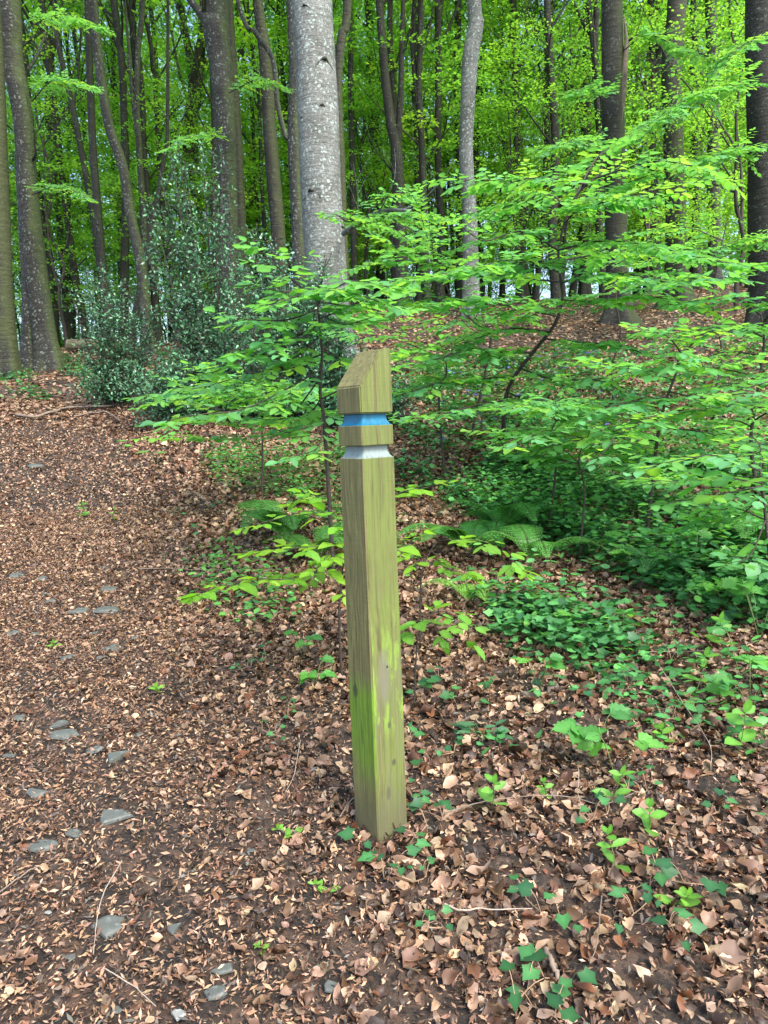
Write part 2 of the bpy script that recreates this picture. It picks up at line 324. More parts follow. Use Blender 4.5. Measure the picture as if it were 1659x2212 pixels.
fo = obj('leaf_litter', litter('leaf_litter_slope', QUAD, fx, fy, rng.uniform(.05, .1, len(fx)), palette(len(fx), BROWNS, [4, 6, 5, 4, .6, 3, 1.5]), .03, .3, False))
tag(fo, 'brown carpet of fallen leaves on the slope between the background trees', 'fallen leaves', kind='stuff')
bx, by = scatter(400000, 1.12, 6.); pm = mk(bx, by); soil = np.sin(bx*5.3+2)*np.sin(by*6.1+bx*2)+.7*np.sin(bx*13+by*9); keep = rng.uniform(0, 1, len(bx)) < (.55+.45*pm)*np.where((soil > .45) & (by < 3.2), .62, 1); keep &= clear(bx, by, .9, .8); bx, by = bx[keep], by[keep]
bo = obj('leaf_fragments', litter('leaf_fragments', BIT, bx, by, rng.uniform(.005, .019, len(bx))*rng.choice([1, 1, 1.6], len(bx)), palette(len(bx), [(.42, .26, .15), (.29, .165, .1), (.16, .085, .052), (.5, .36, .24), (.05, .03, .02), (.13, .12, .1)], [4, 4, 5, 1.2, 5, 1.5], .3), .018, .8, False))
tag(bo, 'crushed leaf fragments and bud scales covering the trodden path', 'leaf fragments', kind='stuff')
# ------------------------------------------------------------------ marker post
near = gp(818, 1830); NY = float(near[1]); A = .1145*NY/2.04; print('post Y', NY)
uu = np.array([.78, .625, 0]); vv = np.array([-.625, .78, 0])
pc = np.array([near[0], near[1], 0])+uu*A/2+vv*A/2
zc = lambda py, px=780: P(px, py, NY)[2]
lean = (P(777, 870, NY)[0]-P(818, 1810, NY)[0])/(P(777, 870, NY)[2]-P(818, 1810, NY)[2])
base_z = H(pc[0], pc[1])
post = empty('marker_post', (pc[0], pc[1], base_z), math.atan2(uu[1], uu[0]))
post.rotation_euler = (0, 0, math.atan2(uu[1], uu[0]))
tag(post, 'weathered greenish wooden waymarker post with slanted top and blue and white painted grooves', 'marker post')
wood = M('weathered_wood'); v = wood.coord(); sep = wood.n('SeparateXYZ'); wood.l(v, sep.inputs[0])
kn = wood.noise(wood.coord((1, 1, .3)), 9, 3, .5)
gv = wood.n('VectorMath'); gv.operation = 'ADD'; mpg = wood.coord((1, 1, .028)); kc = wood.n('CombineXYZ')
for q_ in (0, 1): wood.l(wood.math('MULTIPLY', kn, .045), kc.inputs[q_])
wood.l(mpg, gv.inputs[0]); wood.l(kc.outputs[0], gv.inputs[1])
grain = wood.noise(gv.outputs[0], 150, 4, .6); broad = wood.noise(gv.outputs[0], 45, 3, .5)
geo = wood.n('NewGeometry'); sn = wood.n('TexCoord'); sns = wood.n('SeparateXYZ'); wood.l(sn.outputs['Normal'], sns.inputs[0])
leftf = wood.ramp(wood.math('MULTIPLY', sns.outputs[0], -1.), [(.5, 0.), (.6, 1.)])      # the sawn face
colR = wood.ramp(grain, [(.3, (.065, .065, .02)), (.5, (.122, .13, .036)), (.7, (.175, .185, .06))])  # wood colour set darker here to offset the bright sunlight on the right face
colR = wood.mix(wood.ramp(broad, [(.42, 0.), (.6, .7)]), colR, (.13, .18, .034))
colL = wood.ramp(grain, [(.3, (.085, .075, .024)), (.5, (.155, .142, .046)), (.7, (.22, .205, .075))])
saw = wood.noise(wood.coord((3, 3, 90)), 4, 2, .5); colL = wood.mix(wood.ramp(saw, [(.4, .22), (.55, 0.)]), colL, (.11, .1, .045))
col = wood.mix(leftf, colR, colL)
zz = sep.outputs[2]; al = wood.noise(wood.coord((1, 1, .35)), 14, 5, .65)
def band(a, b, c, d): # trapezoid in height
    mr = wood.n('MapRange', interpolation_type='SMOOTHSTEP'); wood.l(zz, mr.inputs[0]); mr.inputs[1].default_value = a; mr.inputs[2].default_value = b
    m2 = wood.n('MapRange', interpolation_type='SMOOTHSTEP'); wood.l(zz, m2.inputs[0]); m2.inputs[1].default_value = c; m2.inputs[2].default_value = d; m2.inputs[3].default_value = 1; m2.inputs[4].default_value = 0
    return wood.math('MULTIPLY', mr.outputs[0], m2.outputs[0])
gL = wood.math('MULTIPLY', leftf, wood.math('MULTIPLY', band(.1, .26, .4, .5), wood.ramp(al, [(.32, .4), (.52, 1.)])))
col = wood.mix(wood.math('MULTIPLY', gL, .95), col, wood.mix(wood.ramp(grain, [(.3, 0.), (.7, 1.)]), (.075, .15, .008), (.17, .3, .018)))
notL = wood.math('SUBTRACT', 1., leftf)
edge = wood.ramp(wood.noise(wood.coord((14, 14, 3.2)), 1.9, 5, .6), [(.5, 0.), (.56, 1.)])
gR = wood.math('MULTIPLY', notL, wood.math('MULTIPLY', band(.27, .36, .48, .75), edge)); col = wood.mix(wood.math('MULTIPLY', gR, .8), col, (.19, .31, .04))
grey = wood.math('MULTIPLY', notL, wood.math('MULTIPLY', band(-.1, .02, .42, .62), wood.ramp(al, [(.4, .2), (.6, .8)]))); col = wood.mix(wood.math('MULTIPLY', wood.math('MULTIPLY', grey, wood.math('SUBTRACT', 1., edge)), .75), col, (.14, .135, .08))
crk = wood.noise(wood.coord((1, 1, .012)), 95, 2, .4); col = wood.mix(wood.math('MULTIPLY', wood.ramp(crk, [(.28, 1.), (.31, 0.)]), .4), col, (.03, .028, .014))
dirt = wood.noise(wood.coord((1, 1, .5)), 6, 5, .65); col = wood.mix(wood.ramp(dirt, [(.52, 0.), (.72, .45)]), col, (.09, .085, .035))
foot = wood.math('MULTIPLY', band(-.3, -.2, .0, .22), wood.ramp(al, [(.3, .5), (.6, 1.)])); col = wood.mix(wood.math('MULTIPLY', foot, .75), col, (.09, .085, .045))
# knots and stains of their own shape
def knot(x, y, z, rx, rz, c, s=.8):
    global col
    sb = wood.n('VectorMath'); sb.operation = 'SUBTRACT'; wood.l(v, sb.inputs[0]); sb.inputs[1].default_value = (x, y, z)
    sc = wood.n('VectorMath'); sc.operation = 'MULTIPLY'; wood.l(sb.outputs[0], sc.inputs[0]); sc.inputs[1].default_value = (1/rx, 1/rx, 1/rz)
    ln = wood.n('VectorMath'); ln.operation = 'LENGTH'; wood.l(sc.outputs[0], ln.inputs[0])
    d = wood.math('ADD', ln.outputs[1], wood.math('MULTIPLY', wood.math('SUBTRACT', al, .5), 1.6))
    col = wood.mix(wood.math('MULTIPLY', wood.ramp(d, [(.55, 1.), (1., 0.)]), s), col, c)
h = A/2
knot(-h, .022, .425, .014, .024, (.035, .045, .02), .8); knot(-h, .0, .3, .006, .05, (.04, .06, .025), .6)
knot(.0, -h, .33, .008, .012, (.06, .055, .04)); knot(.012, -h, .215, .008, .012, (.05, .045, .035)); knot(-.012, -h, .13, .009, .022, (.07, .065, .045), .7)
knot(-.012, -h, .47, .022, .085, (.15, .145, .1), .75); knot(-.01, -h, .72, .012, .05, (.13, .12, .05), .5); knot(.0, -h, .5, .004, .004, (.01, .01, .01), 1)
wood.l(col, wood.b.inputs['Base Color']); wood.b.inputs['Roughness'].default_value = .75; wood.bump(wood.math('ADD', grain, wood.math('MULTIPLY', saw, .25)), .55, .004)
def sq(half, ch):
    c = half-ch; return [(-half, -c), (-c, -half), (c, -half), (half, -c), (half, c), (c, half), (-c, half), (-half, c)]
def loft(name, rings, mat, sm=False, ch=.004):
    bm = bmesh.new(); prev = None
    for z, hf in rings:
        ring = [bm.verts.new((x, y, z)) for x, y in sq(hf, ch)]
        if prev:
            for k in range(8): bm.faces.new((prev[k], prev[(k+1) % 8], ring[(k+1) % 8], ring[k]))
        else: bm.faces.new(ring[::-1])
        prev = ring
    bm.faces.new(prev); me = bpy.data.meshes.new(name); bm.to_mesh(me); bm.free(); me.materials.append(mat); return me
z0 = base_z; zs = zc(991)-z0; zw = zc(963)-z0; zb = zc(919)-z0; zbt = zc(893)-z0
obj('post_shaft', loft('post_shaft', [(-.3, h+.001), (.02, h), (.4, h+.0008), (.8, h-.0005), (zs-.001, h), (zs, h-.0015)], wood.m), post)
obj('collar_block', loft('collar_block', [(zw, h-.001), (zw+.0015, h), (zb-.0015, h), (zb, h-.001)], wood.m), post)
def groove(name, a, b, mat):
    rg = []; N = 12
    for k in range(N):
        t = k/(N-1); ins = .0115*min(1, (t/.5))**.55 if t < .5 else .0115
        rg.append((a+(b-a)*t, h-.0012-ins))
    return loft(name, rg, mat, True, .003)
def paint(name, c, dark):
    m = M(name); v = m.coord((1, 1, .12)); n = m.noise(v, 120, 4, .6); m.l(m.mix(m.ramp(n, [(.34, .9), (.52, 0.)]), c, dark), m.b.inputs['Base Color']); m.b.inputs['Roughness'].default_value = .5; m.bump(n, .35, .002); return m.m
obj('white_band', groove('white_band', zs, zw, paint('white_paint', (.19, .245, .23), (.14, .16, .13))), post)
obj('blue_band', groove('blue_band', zb, zbt, paint('blue_paint', (.002, .14, .25), (.006, .08, .13))), post)
zt = P(815, 757, NY+.13)[2]-z0; zl = P(722, 838, NY+.07)[2]-z0
bm = bmesh.new(); prof = [(-h, zbt), (h, zbt), (h, zt-.003), (h-.014, zt), (h-.034, zt-.004), (-h, zl)]
f0 = [bm.verts.new((x, -h, z)) for x, z in prof]; f1 = [bm.verts.new((x, h, z)) for x, z in prof]
bm.faces.new(f0); bm.faces.new(f1[::-1])
for k in range(6): bm.faces.new((f0[(k+1) % 6], f0[k], f1[k], f1[(k+1) % 6]))
bmesh.ops.recalc_face_normals(bm, faces=bm.faces); bmesh.ops.bevel(bm, geom=bm.edges[:], offset=.0035, segments=2, affect='EDGES')
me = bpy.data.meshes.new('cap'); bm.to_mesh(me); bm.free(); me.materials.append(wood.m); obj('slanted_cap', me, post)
# ------------------------------------------------------------------ trees
UP = np.array([0, 0, 1.])
def crown_mesh(name, seed, r, z0, z1, nspray, nleaf, ls, mat, cols, wts, flat=.045, low=.6):
    g = np.random.default_rng(seed); pos = []; dr = []; nr = []; sz = []; col = []
    pal = np.array(cols); wt = np.array(wts)/sum(wts)
    for s in range(nspray):
        t = g.uniform(0, 1); z = z0+(z1-z0)*t; prof = (low+(1-low)*min(1, t*2.2))*(1-max(0, (t-.55)/.45)**2*.75)
        a = g.uniform(0, 6.283); rr = r*prof*g.uniform(.15, 1)**.6; L = g.uniform(.7, 1.5)*r/3.6; W = L*g.uniform(.4, .65)
        c = np.array([math.cos(a)*rr, math.sin(a)*rr, z+.12*rr]); o = norm(np.array([math.cos(a+g.normal(0, .4)), math.sin(a+g.normal(0, .4)), g.normal(-.02, .12)])); p = np.cross(UP, o)
        n = int(nleaf*g.uniform(.5, 1.4)); u = g.uniform(-1, 1, n); w_ = g.uniform(-1, 1, n)*(1-u*u*.7)
        q_ = c+np.outer(u*L, o)+np.outer(w_*W, p)+np.outer(-.12*(u+1)**2*L*.4+g.normal(0, flat, n)-.1*np.abs(w_)*W, UP)
        pos.append(q_); dd = o*.6+np.outer(np.sign(w_)*g.uniform(.3, 1, n), p)+g.normal(0, .3, (n, 3)); dr.append(dd); nr.append(UP+g.normal(0, .42, (n, 3)))
        sz.append(g.uniform(.7, 1.25, n)*ls); k = g.choice(len(pal), p=wt); col.append(np.clip(pal[k]*g.uniform(.8, 1.2, (n, 1)), 0, 1))
    return leaf_mesh(name, QUAD, np.concatenate(pos), np.concatenate(dr), np.concatenate(nr), np.concatenate(sz), np.concatenate(col), mat)
GREENS = [(.2, .46, .07), (.25, .52, .065), (.15, .37, .06), (.31, .55, .06), (.1, .27, .05)]
def limb(tb, g, p0, d0, L, r0, depth=2, seg=6):
    pts = [p0]; d = norm(d0)
    for k in range(5): d = norm(d+g.normal(0, .13, 3)+np.array([0, 0, .1])); pts.append(pts[-1]+d*L/5)
    pa = bez(pts, 10); tb.add(pa, np.linspace(r0, r0*.28, len(pa)), seg)
    if depth:
        for k in (3, 5, 7, 8):
            if k < len(pa)-1:
                o = norm(np.array([g.normal(), g.normal(), g.uniform(.1, .9)])); limb(tb, g, pa[k], norm(pa[k]-pa[k-1])*.8+o*.7, L*g.uniform(.35, .55), r0*(1-k*.08)*.45, depth-1, 5)
def far_variant(seed, Ht, r0, fork):
    g = np.random.default_rng(seed); tb = Tubes(); lean = g.normal(0, .035, 2); pts = [np.array([lean[0]*z+g.normal(0, .09)*(z > 1), lean[1]*z+g.normal(0, .09)*(z > 1), z]) for z in np.linspace(-.3, Ht*.9, 9)]
    pa = bez(pts, 40); tb.add(pa, r0*np.linspace(1, .3, len(pa)), 9, .05, .5, seed)
    for k in range(11):
        z = g.uniform(.22, .85)*len(pa); i_ = int(z); a = g.uniform(0, 6.28); st = g.uniform(.25, 1.3)
        limb(tb, g, pa[i_], np.array([math.cos(a)*.8, math.sin(a)*.8, st]), g.uniform(2, 4.5), r0*g.uniform(.18, .42), 1)
    if fork:
        i_ = int(len(pa)*g.uniform(.25, .4)); a = g.uniform(0, 6.28); limb(tb, g, pa[i_], np.array([math.cos(a)*.22, math.sin(a)*.22, 1]), Ht*.55, r0*.7, 2, 8)
    return tb
far_tr = [far_variant(s, 21, r, f).mesh('tree_trunk', m_) for s, r, f, m_ in ((1, .19, 1, B_DARK), (2, .15, 0, B_DARK), (3, .24, 1, B_MOSS), (4, .13, 1, B_DARK), (5, .2, 0, B_GREY), (6, .11, 0, B_DARK))]
far_cr = [crown_mesh('tree_crown', 20+k, 3.9, z0_, 22, 210, 125, .115, CANOPY, GREENS, wt) for k, (z0_, wt) in enumerate([(2.2, [3, 3, 2, 3, 1]), (4, [3, 2, 3, 1, 2]), (1.5, [3, 4, 1, 3, .5]), (6, [2, 2, 3, 1, 3]), (3.5, [2, 4, 1, 4, .5])])]
high_cr = [crown_mesh('tree_crown_high', 40+k, 3.4, 0, 9, 26, 44, .16, CANOPY, GREENS, [3, 3, 2, 3, 1]) for k in range(2)]
def plant_tree(name, loc, rz, trunk, crown, s=1., label=None, cat='tree', group=None, cz=0., cs=1.):
    r = empty(name, loc, rz); r.scale = (s, s, s)
    t = obj('trunk', trunk, r)
    if crown is not None:
        c = obj('crown', crown, r, (0, 0, cz)); c.scale = (cs, cs, cs); c.rotation_euler = (0, 0, U(0, 6))
    tag(r, label, cat, group); return r
FARL = 'slender dark trunked tree with fresh green leaves in the crowded wood beyond the rise'
FARG = 'crowded trees of the background wood beyond the rise'
cells = []
for Yr, nn in ((25, 8), (29, 9), (34, 10), (40, 12), (48, 13), (58, 14)):
    for k in range(nn):
        t = -.6+1.2*(k+.5+U(-.35, .35))/nn; cells.append((t, Yr+U(-2, 2)))
for k, (t, Y) in enumerate(cells):
    if -.54 < t < -.36 and Y > 44: continue
    x = t*Y; plant_tree('beech_tree', (x, Y, H(x, Y)-.05), U(0, 6.28), far_tr[k % 6 if U(0, 1) < .8 else 3], far_cr[int(U(0, 4.99))], U(.85, 1.15), FARL, 'tree', FARG)
for k in range(30):
    Y = U(20, 34); x = (-.58+1.16*(k+U(.1, .9))/30)*Y
    plant_tree('pole_tree', (x, Y, H(x, Y)-.05), U(0, 6.28), far_tr[(1, 3, 5)[k % 3]], high_cr[k % 2], U(.8, 1.1), 'thin dark pole like stem standing among the thicker trunks of the wood', 'tree', 'thin pole stems between the thicker trunks', cz=12)
def near_tree(pts, wpx, Y, mat, label, seed, moss=None, top=17, base=None, branches=(), flare=.55, dY=0, crownz=8.5, stem2=None, knots=()):
    """trunk through photo points (px, py) at distance Y; wpx = widths at those points"""
    wp = [P(a, b, Y+dY*k/len(pts)) for k, (a, b) in enumerate(pts)][::-1]; ww = list(wpx)[::-1]     # bottom first
    b = wp[0]; gz = H(b[0], b[1]); d = wp[0]-wp[1]; f = (gz-.25-b[2])/d[2] if abs(d[2]) > .01 else 0
    bb = b+np.array([d[0]*f, d[1]*f, gz-.25-b[2]]); path = [bb]+[p for p in wp if p[2] > gz+.25]
    k0 = len(wp)-(len(path)-1); rr = [ww[k0]*Y/FPX/2*1.02]+[w_*Y/FPX/2 for w_ in ww[k0:]]
    d = norm(path[-1]-path[-2]); d = norm(d*.5+UP*.6)
    for k in (1, 2): path.append(path[-1]+d*(gz+top-path[-1][2])*(.5 if k == 1 else 1)); rr.append(rr[-1]*.72)
    root = empty('beech_tree', (bb[0], bb[1], gz)); o = np.array([bb[0], bb[1], gz])
    n = 90; pa = bez([p-o for p in path], n); idx = np.linspace(0, len(path)-1, len(pa))
    rad = np.interp(np.arange(len(pa)), np.round(np.linspace(0, len(pa)-1, len(path))), rr)
    # densify the foot for the root flare
    tb = Tubes(); 
    fine = []; fr = []
    for k in range(len(pa)-1):
        seglen = np.linalg.norm(pa[k+1]-pa[k]); m = max(1, int(seglen/.12)) if pa[k][2] < 9 else 1
        for q_ in range(m): t = q_/m; fine.append(pa[k]*(1-t)+pa[k+1]*t); fr.append(rad[k]*(1-t)+rad[k+1]*t)
    fine.append(pa[-1]); fr.append(rad[-1]); tb.add(np.array(fine), np.array(fr), 20, .022, flare, seed)
    g = np.random.default_rng(seed)
    for bp, bw in branches:      # big branches through photo points
        bpts = [P(a, c, Y+q_) - o for a, c, q_ in bp]; pb = bez(bpts, 24); r_ = bw*Y/FPX/2; tb.add(pb, np.linspace(r_, r_*.45, len(pb)), 9, .03, 0, seed+3)
        for k in (8, 13, 17, 21):
            if k < len(pb): limb(tb, g, pb[k], norm(pb[k]-pb[k-1])+np.array([g.normal(0, .6), g.normal(0, .6), g.uniform(-.1, .6)]), g.uniform(.6, 1.3), r_*.3, 1, 5)
    if stem2:
        sp = [P(a, c, Y+.1) for a, c in stem2[0]][::-1]; s0 = sp[0].copy(); s0[2] = H(s0[0], s0[1])-.25
        pb = bez([p-o for p in [s0]+sp], 60); r2 = stem2[1]*Y/FPX/2; tb.add(pb, np.linspace(r2, r2*.85, len(pb)), 16, .03, flare, seed+9)
    for k in range(5):           # crown limbs above the frame
        z = crownz+g.uniform(-1, 4); i_ = int(np.argmin(np.abs(np.array(fine)[:, 2]-z))); a = g.uniform(0, 6.28); limb(tb, g, np.array(fine)[i_], np.array([math.cos(a), math.sin(a), .9]), g.uniform(2, 3.5), fr[i_]*.4, 1)
    obj('trunk', tb.mesh('trunk', mat), root)
    for kx, ky, ks in knots:     # branch scars
        kp = P(kx, ky, Y)-o; i_ = int(np.argmin(np.abs(np.array(fine)[:, 2]-kp[2]))); cpt = np.array(fine)[i_]; dirn = norm(np.array([kp[0]-cpt[0], -math.sqrt(max(.0001, fr[i_]**2-min(fr[i_]*.95, abs(kp[0]-cpt[0]))**2)), 0]))
        kb = Tubes(); c0 = cpt+dirn*fr[i_]*.93; s_ = ks*Y/FPX*1.3
        side = np.cross(UP, dirn); pts_ = [c0-side*s_*1.2+UP*s_*-.5, c0-side*s_*.5+UP*s_*.25, c0+dirn*.25*s_+UP*s_*.45, c0+side*s_*.5+UP*s_*.2, c0+side*s_*1.2-UP*s_*.55]
        kb.add(bez(pts_, 16), np.r_[np.linspace(.1, 1, 9), np.linspace(.9, .1, 8)][:17]*s_*.22, 8, .05, 0, 3); obj('branch_scar', kb.mesh('branch_scar', B_GREY), root)
    top_pt = np.array(fine)[int(np.argmin(np.abs(np.array(fine)[:, 2]-crownz)))]
    c = obj('crown', high_cr[seed % 2], root, (top_pt[0]*1.0, top_pt[1]*1.0, crownz)); c.rotation_euler = (0, 0, seed*1.3)
    tag(root, label, 'tree'); return root
near_tree([(674, 0), (687, 250), (699, 500), (706, 650), (712, 720)], [79, 83, 87, 90, 93], 12.7, B_PALE,
          'thick pale grey beech trunk speckled with white lichen right behind the holly and post', 101, flare=.35, knots=[(662, 32, 9), (705, 150, 13), (700, 248, 9), (655, 272, 8), (676, 430, 14), (742, 505, 10)],
          branches=[([(742, 505, -.35), (775, 480, -.9), (830, 455, -1.6), (890, 455, -2.1)], 11)])
near_tree([(629, 0), (636, 150), (634, 300), (641, 450), (645, 570)], [20, 22, 24, 25, 26], 14.5, B_GREY, 'narrow grey trunk pressed close against the left side of the thick pale beech', 102)
near_tree([(470, -30), (468, 60), (478, 150), (488, 300), (493, 450), (497, 680)], [42, 54, 47, 40, 38, 42], 16, B_GREY, 'dark fluted beech trunk that forks near the top of the frame above the holly', 103, branches=[([(462, 80, 0), (438, 35, 0), (405, -10, 0), (380, -60, 0)], 22)])
near_tree([(497, 40), (505, 180), (514, 330), (520, 480), (524, 660)], [16, 19, 21, 22, 24], 17.5, B_MOSS, 'green mossy trunk half hidden behind the right edge of the forked beech', 104)
near_tree([(555, -20), (573, 120), (583, 280), (590, 380), (602, 520), (608, 660)], [20, 26, 28, 30, 30, 34], 17, B_MOSS, 'mottled grey and moss green trunk between the forked beech and the thick pale one', 105)
near_tree([(510, -10), (552, 70), (590, 130), (600, 225), (616, 290), (632, 340), (640, 640)], [9, 10, 10, 10, 11, 11, 12], 15.6, B_GREY, 'thin crooked stem slanting across in front of the mottled mossy trunk', 106, crownz=10)
near_tree([(18, -20), (27, 120), (50, 260), (62, 420), (80, 600), (104, 770)], [42, 40, 38, 40, 44, 52], 15, B_GREY, 'lichen spotted grey beech beside the path with a mossy second stem at its foot', 107,
          stem2=([(48, 330), (56, 470), (64, 600), (66, 770)], 34), branches=[([(62, 150, 0), (80, 120, 0), (95, 80, 0)], 8), ([(72, 345, -.1), (78, 330, -.3), (76, 305, -.4)], 6)])
near_tree([(-20, 0), (-8, 250), (0, 450), (6, 600), (12, 770)], [36, 38, 38, 40, 48], 14.2, B_MOSS, 'dark mossy trunk cut off by the left edge of the photo', 108)
near_tree([(118, 0), (125, 90), (148, 190), (167, 280), (190, 400), (212, 540), (235, 730)], [9, 10, 11, 12, 13, 14, 17], 21, B_DARK, 'thin black stem leaning left above the mossy log, first right of the lichen spotted beech', 109, branches=[([(165, 300, 0), (160, 240, 0), (170, 150, .2), (175, 60, .2)], 6)])
near_tree([(189, 0), (194, 150), (200, 300), (211, 450), (224, 600), (236, 735)], [13, 14, 15, 16, 18, 26], 19.5, B_DARK, 'dark upright trunk with splayed foot just behind the mossy log', 110)
near_tree([(202, 0), (215, 140), (236, 270), (265, 360), (284, 470), (304, 570), (318, 700)], [18, 20, 20, 20, 20, 22, 24], 17.8, B_GREY, 'smooth grey trunk leaning left with a bend halfway, rising from behind the holly', 111)
near_tree([(246, 0), (262, 120), (268, 250), (272, 380), (270, 560), (268, 735)], [14, 14, 15, 16, 17, 24], 22, B_DARK, 'straight dark trunk seen behind the bent grey one', 112)
near_tree([(308, 0), (298, 110), (296, 220), (303, 360), (311, 500), (312, 700)], [11, 11, 12, 12, 13, 15], 21.5, B_GREY, 'slim grey stem curving gently between the bent trunk and the forked beech', 113, branches=[([(297, 300, 0), (285, 200, 0), (278, 100, 0), (270, 0, 0)], 9)])
near_tree([(362, 260), (355, 340), (340, 430), (322, 520), (300, 640)], [7, 9, 10, 11, 14], 19, B_DARK, 'short black trunk leaning right above the left side of the holly', 114)
near_tree([(1024, 0), (1028, 50), (1016, 125), (1009, 250), (1007, 330), (1014, 450), (1017, 590)], [28, 30, 33, 29, 29, 30, 34], 18.5, B_PALE, 'pale grey crooked trunk standing alone right of the post top, in the open centre', 115, flare=.3)
near_tree([(1321, 0), (1324, 150), (1325, 300), (1329, 420), (1332, 560), (1334, 690)], [41, 44, 44, 44, 46, 50], 15.5, B_MOSS, 'stout dark beech with a brown bark scar high up and flared foot on the bank', 116, flare=.8, branches=[([(1345, 110, 0), (1362, 85, -.2), (1400, 75, -.5), (1470, 105, -1.), (1530, 122, -1.5)], 6)])
t116 = [o_ for o_ in bpy.data.objects if str(o_.get('label', '')).startswith('stout dark')][0]
sc_ = [P(a, b, 15.5)-np.array([0, .17, 0])-np.array(t116.location) for a, b in ((1341, 40), (1346, 100), (1343, 150), (1341, 215), (1337, 270))]; tb = Tubes(); pa = bez(sc_, 20)
tb.add(pa, .055*np.sin(np.linspace(.1, 3.0, len(pa))), 9, .2, 0, 8); obj('bark_scar', tb.mesh('bark_scar', plain('bare_wood', (.17, .13, .09), .8, .5, 12, .6)), t116)
near_tree([(1462, 0), (1455, 80), (1451, 150), (1454, 300), (1460, 480), (1462, 630)], [36, 38, 39, 40, 42, 48], 18.5, B_MOSS, 'mossy green beech trunk with roots spreading on the bank, right of the scarred trunk', 117, flare=1.0)
near_tree([(1500, 0), (1501, 150), (1503, 350), (1504, 560)], [15, 16, 18, 20], 25, B_DARK, 'narrow dark trunk just right of the mossy rooted beech', 118)
near_tree([(1535, 0), (1540, 150), (1541, 350), (1543, 560)], [22, 23, 24, 26], 23, B_GREY, 'lichen grey trunk midway between the mossy rooted beech and the right edge', 119)
near_tree([(1648, -20), (1650, 200), (1655, 420), (1662, 680)], [66, 68, 72, 78], 13, B_DARK, 'broad dark ivy clad trunk at the right edge of the photo', 120)
near_tree([(825, 80), (842, 250), (857, 330), (862, 450), (866, 600)], [16, 20, 24, 26, 30], 21, B_DARK, 'dark trunk forking upward between the pale beech and the crooked pale trunk', 121, branches=[([(859, 330, 0), (866, 200, 0), (868, 80, 0), (872, -40, 0)], 16)])
near_tree([(897, 0), (896, 150), (902, 300), (904, 450), (908, 620)], [13, 14, 15, 16, 18], 24, B_DARK, 'narrow dark trunk left of the crooked pale one', 122)
near_tree([(990, 0), (987, 150), (992, 300), (994, 560)], [13, 15, 16, 18], 26, B_DARK, 'black stem tight behind the left side of the crooked pale trunk', 123)
near_tree([(752, -10), (738, 80), (730, 180), (734, 300), (738, 420)], [17, 18, 18, 18, 19], 16, B_MOSS, 'dark curved trunk emerging from behind the right side of the thick pale beech', 124)
near_tree([(757, 60), (758, 200), (762, 400), (766, 610)], [10, 12, 13, 16], 23, B_DARK, 'thin dark stem in the gap right of the thick pale beech', 125)
near_tree([(1110, 60), (1115, 180), (1120, 340), (1124, 510)], [15, 17, 20, 24], 26, B_DARK, 'dark trunk midway between the crooked pale and scarred trunks', 126)
near_tree([(1268, 60), (1268, 180), (1266, 300), (1264, 470)], [17, 19, 20, 22], 25, B_DARK, 'dark trunk forking in two close to the left of the scarred trunk', 127, branches=[([(1262, 290, 0), (1245, 220, 0), (1222, 140, 0), (1205, 60, 0)], 9)])
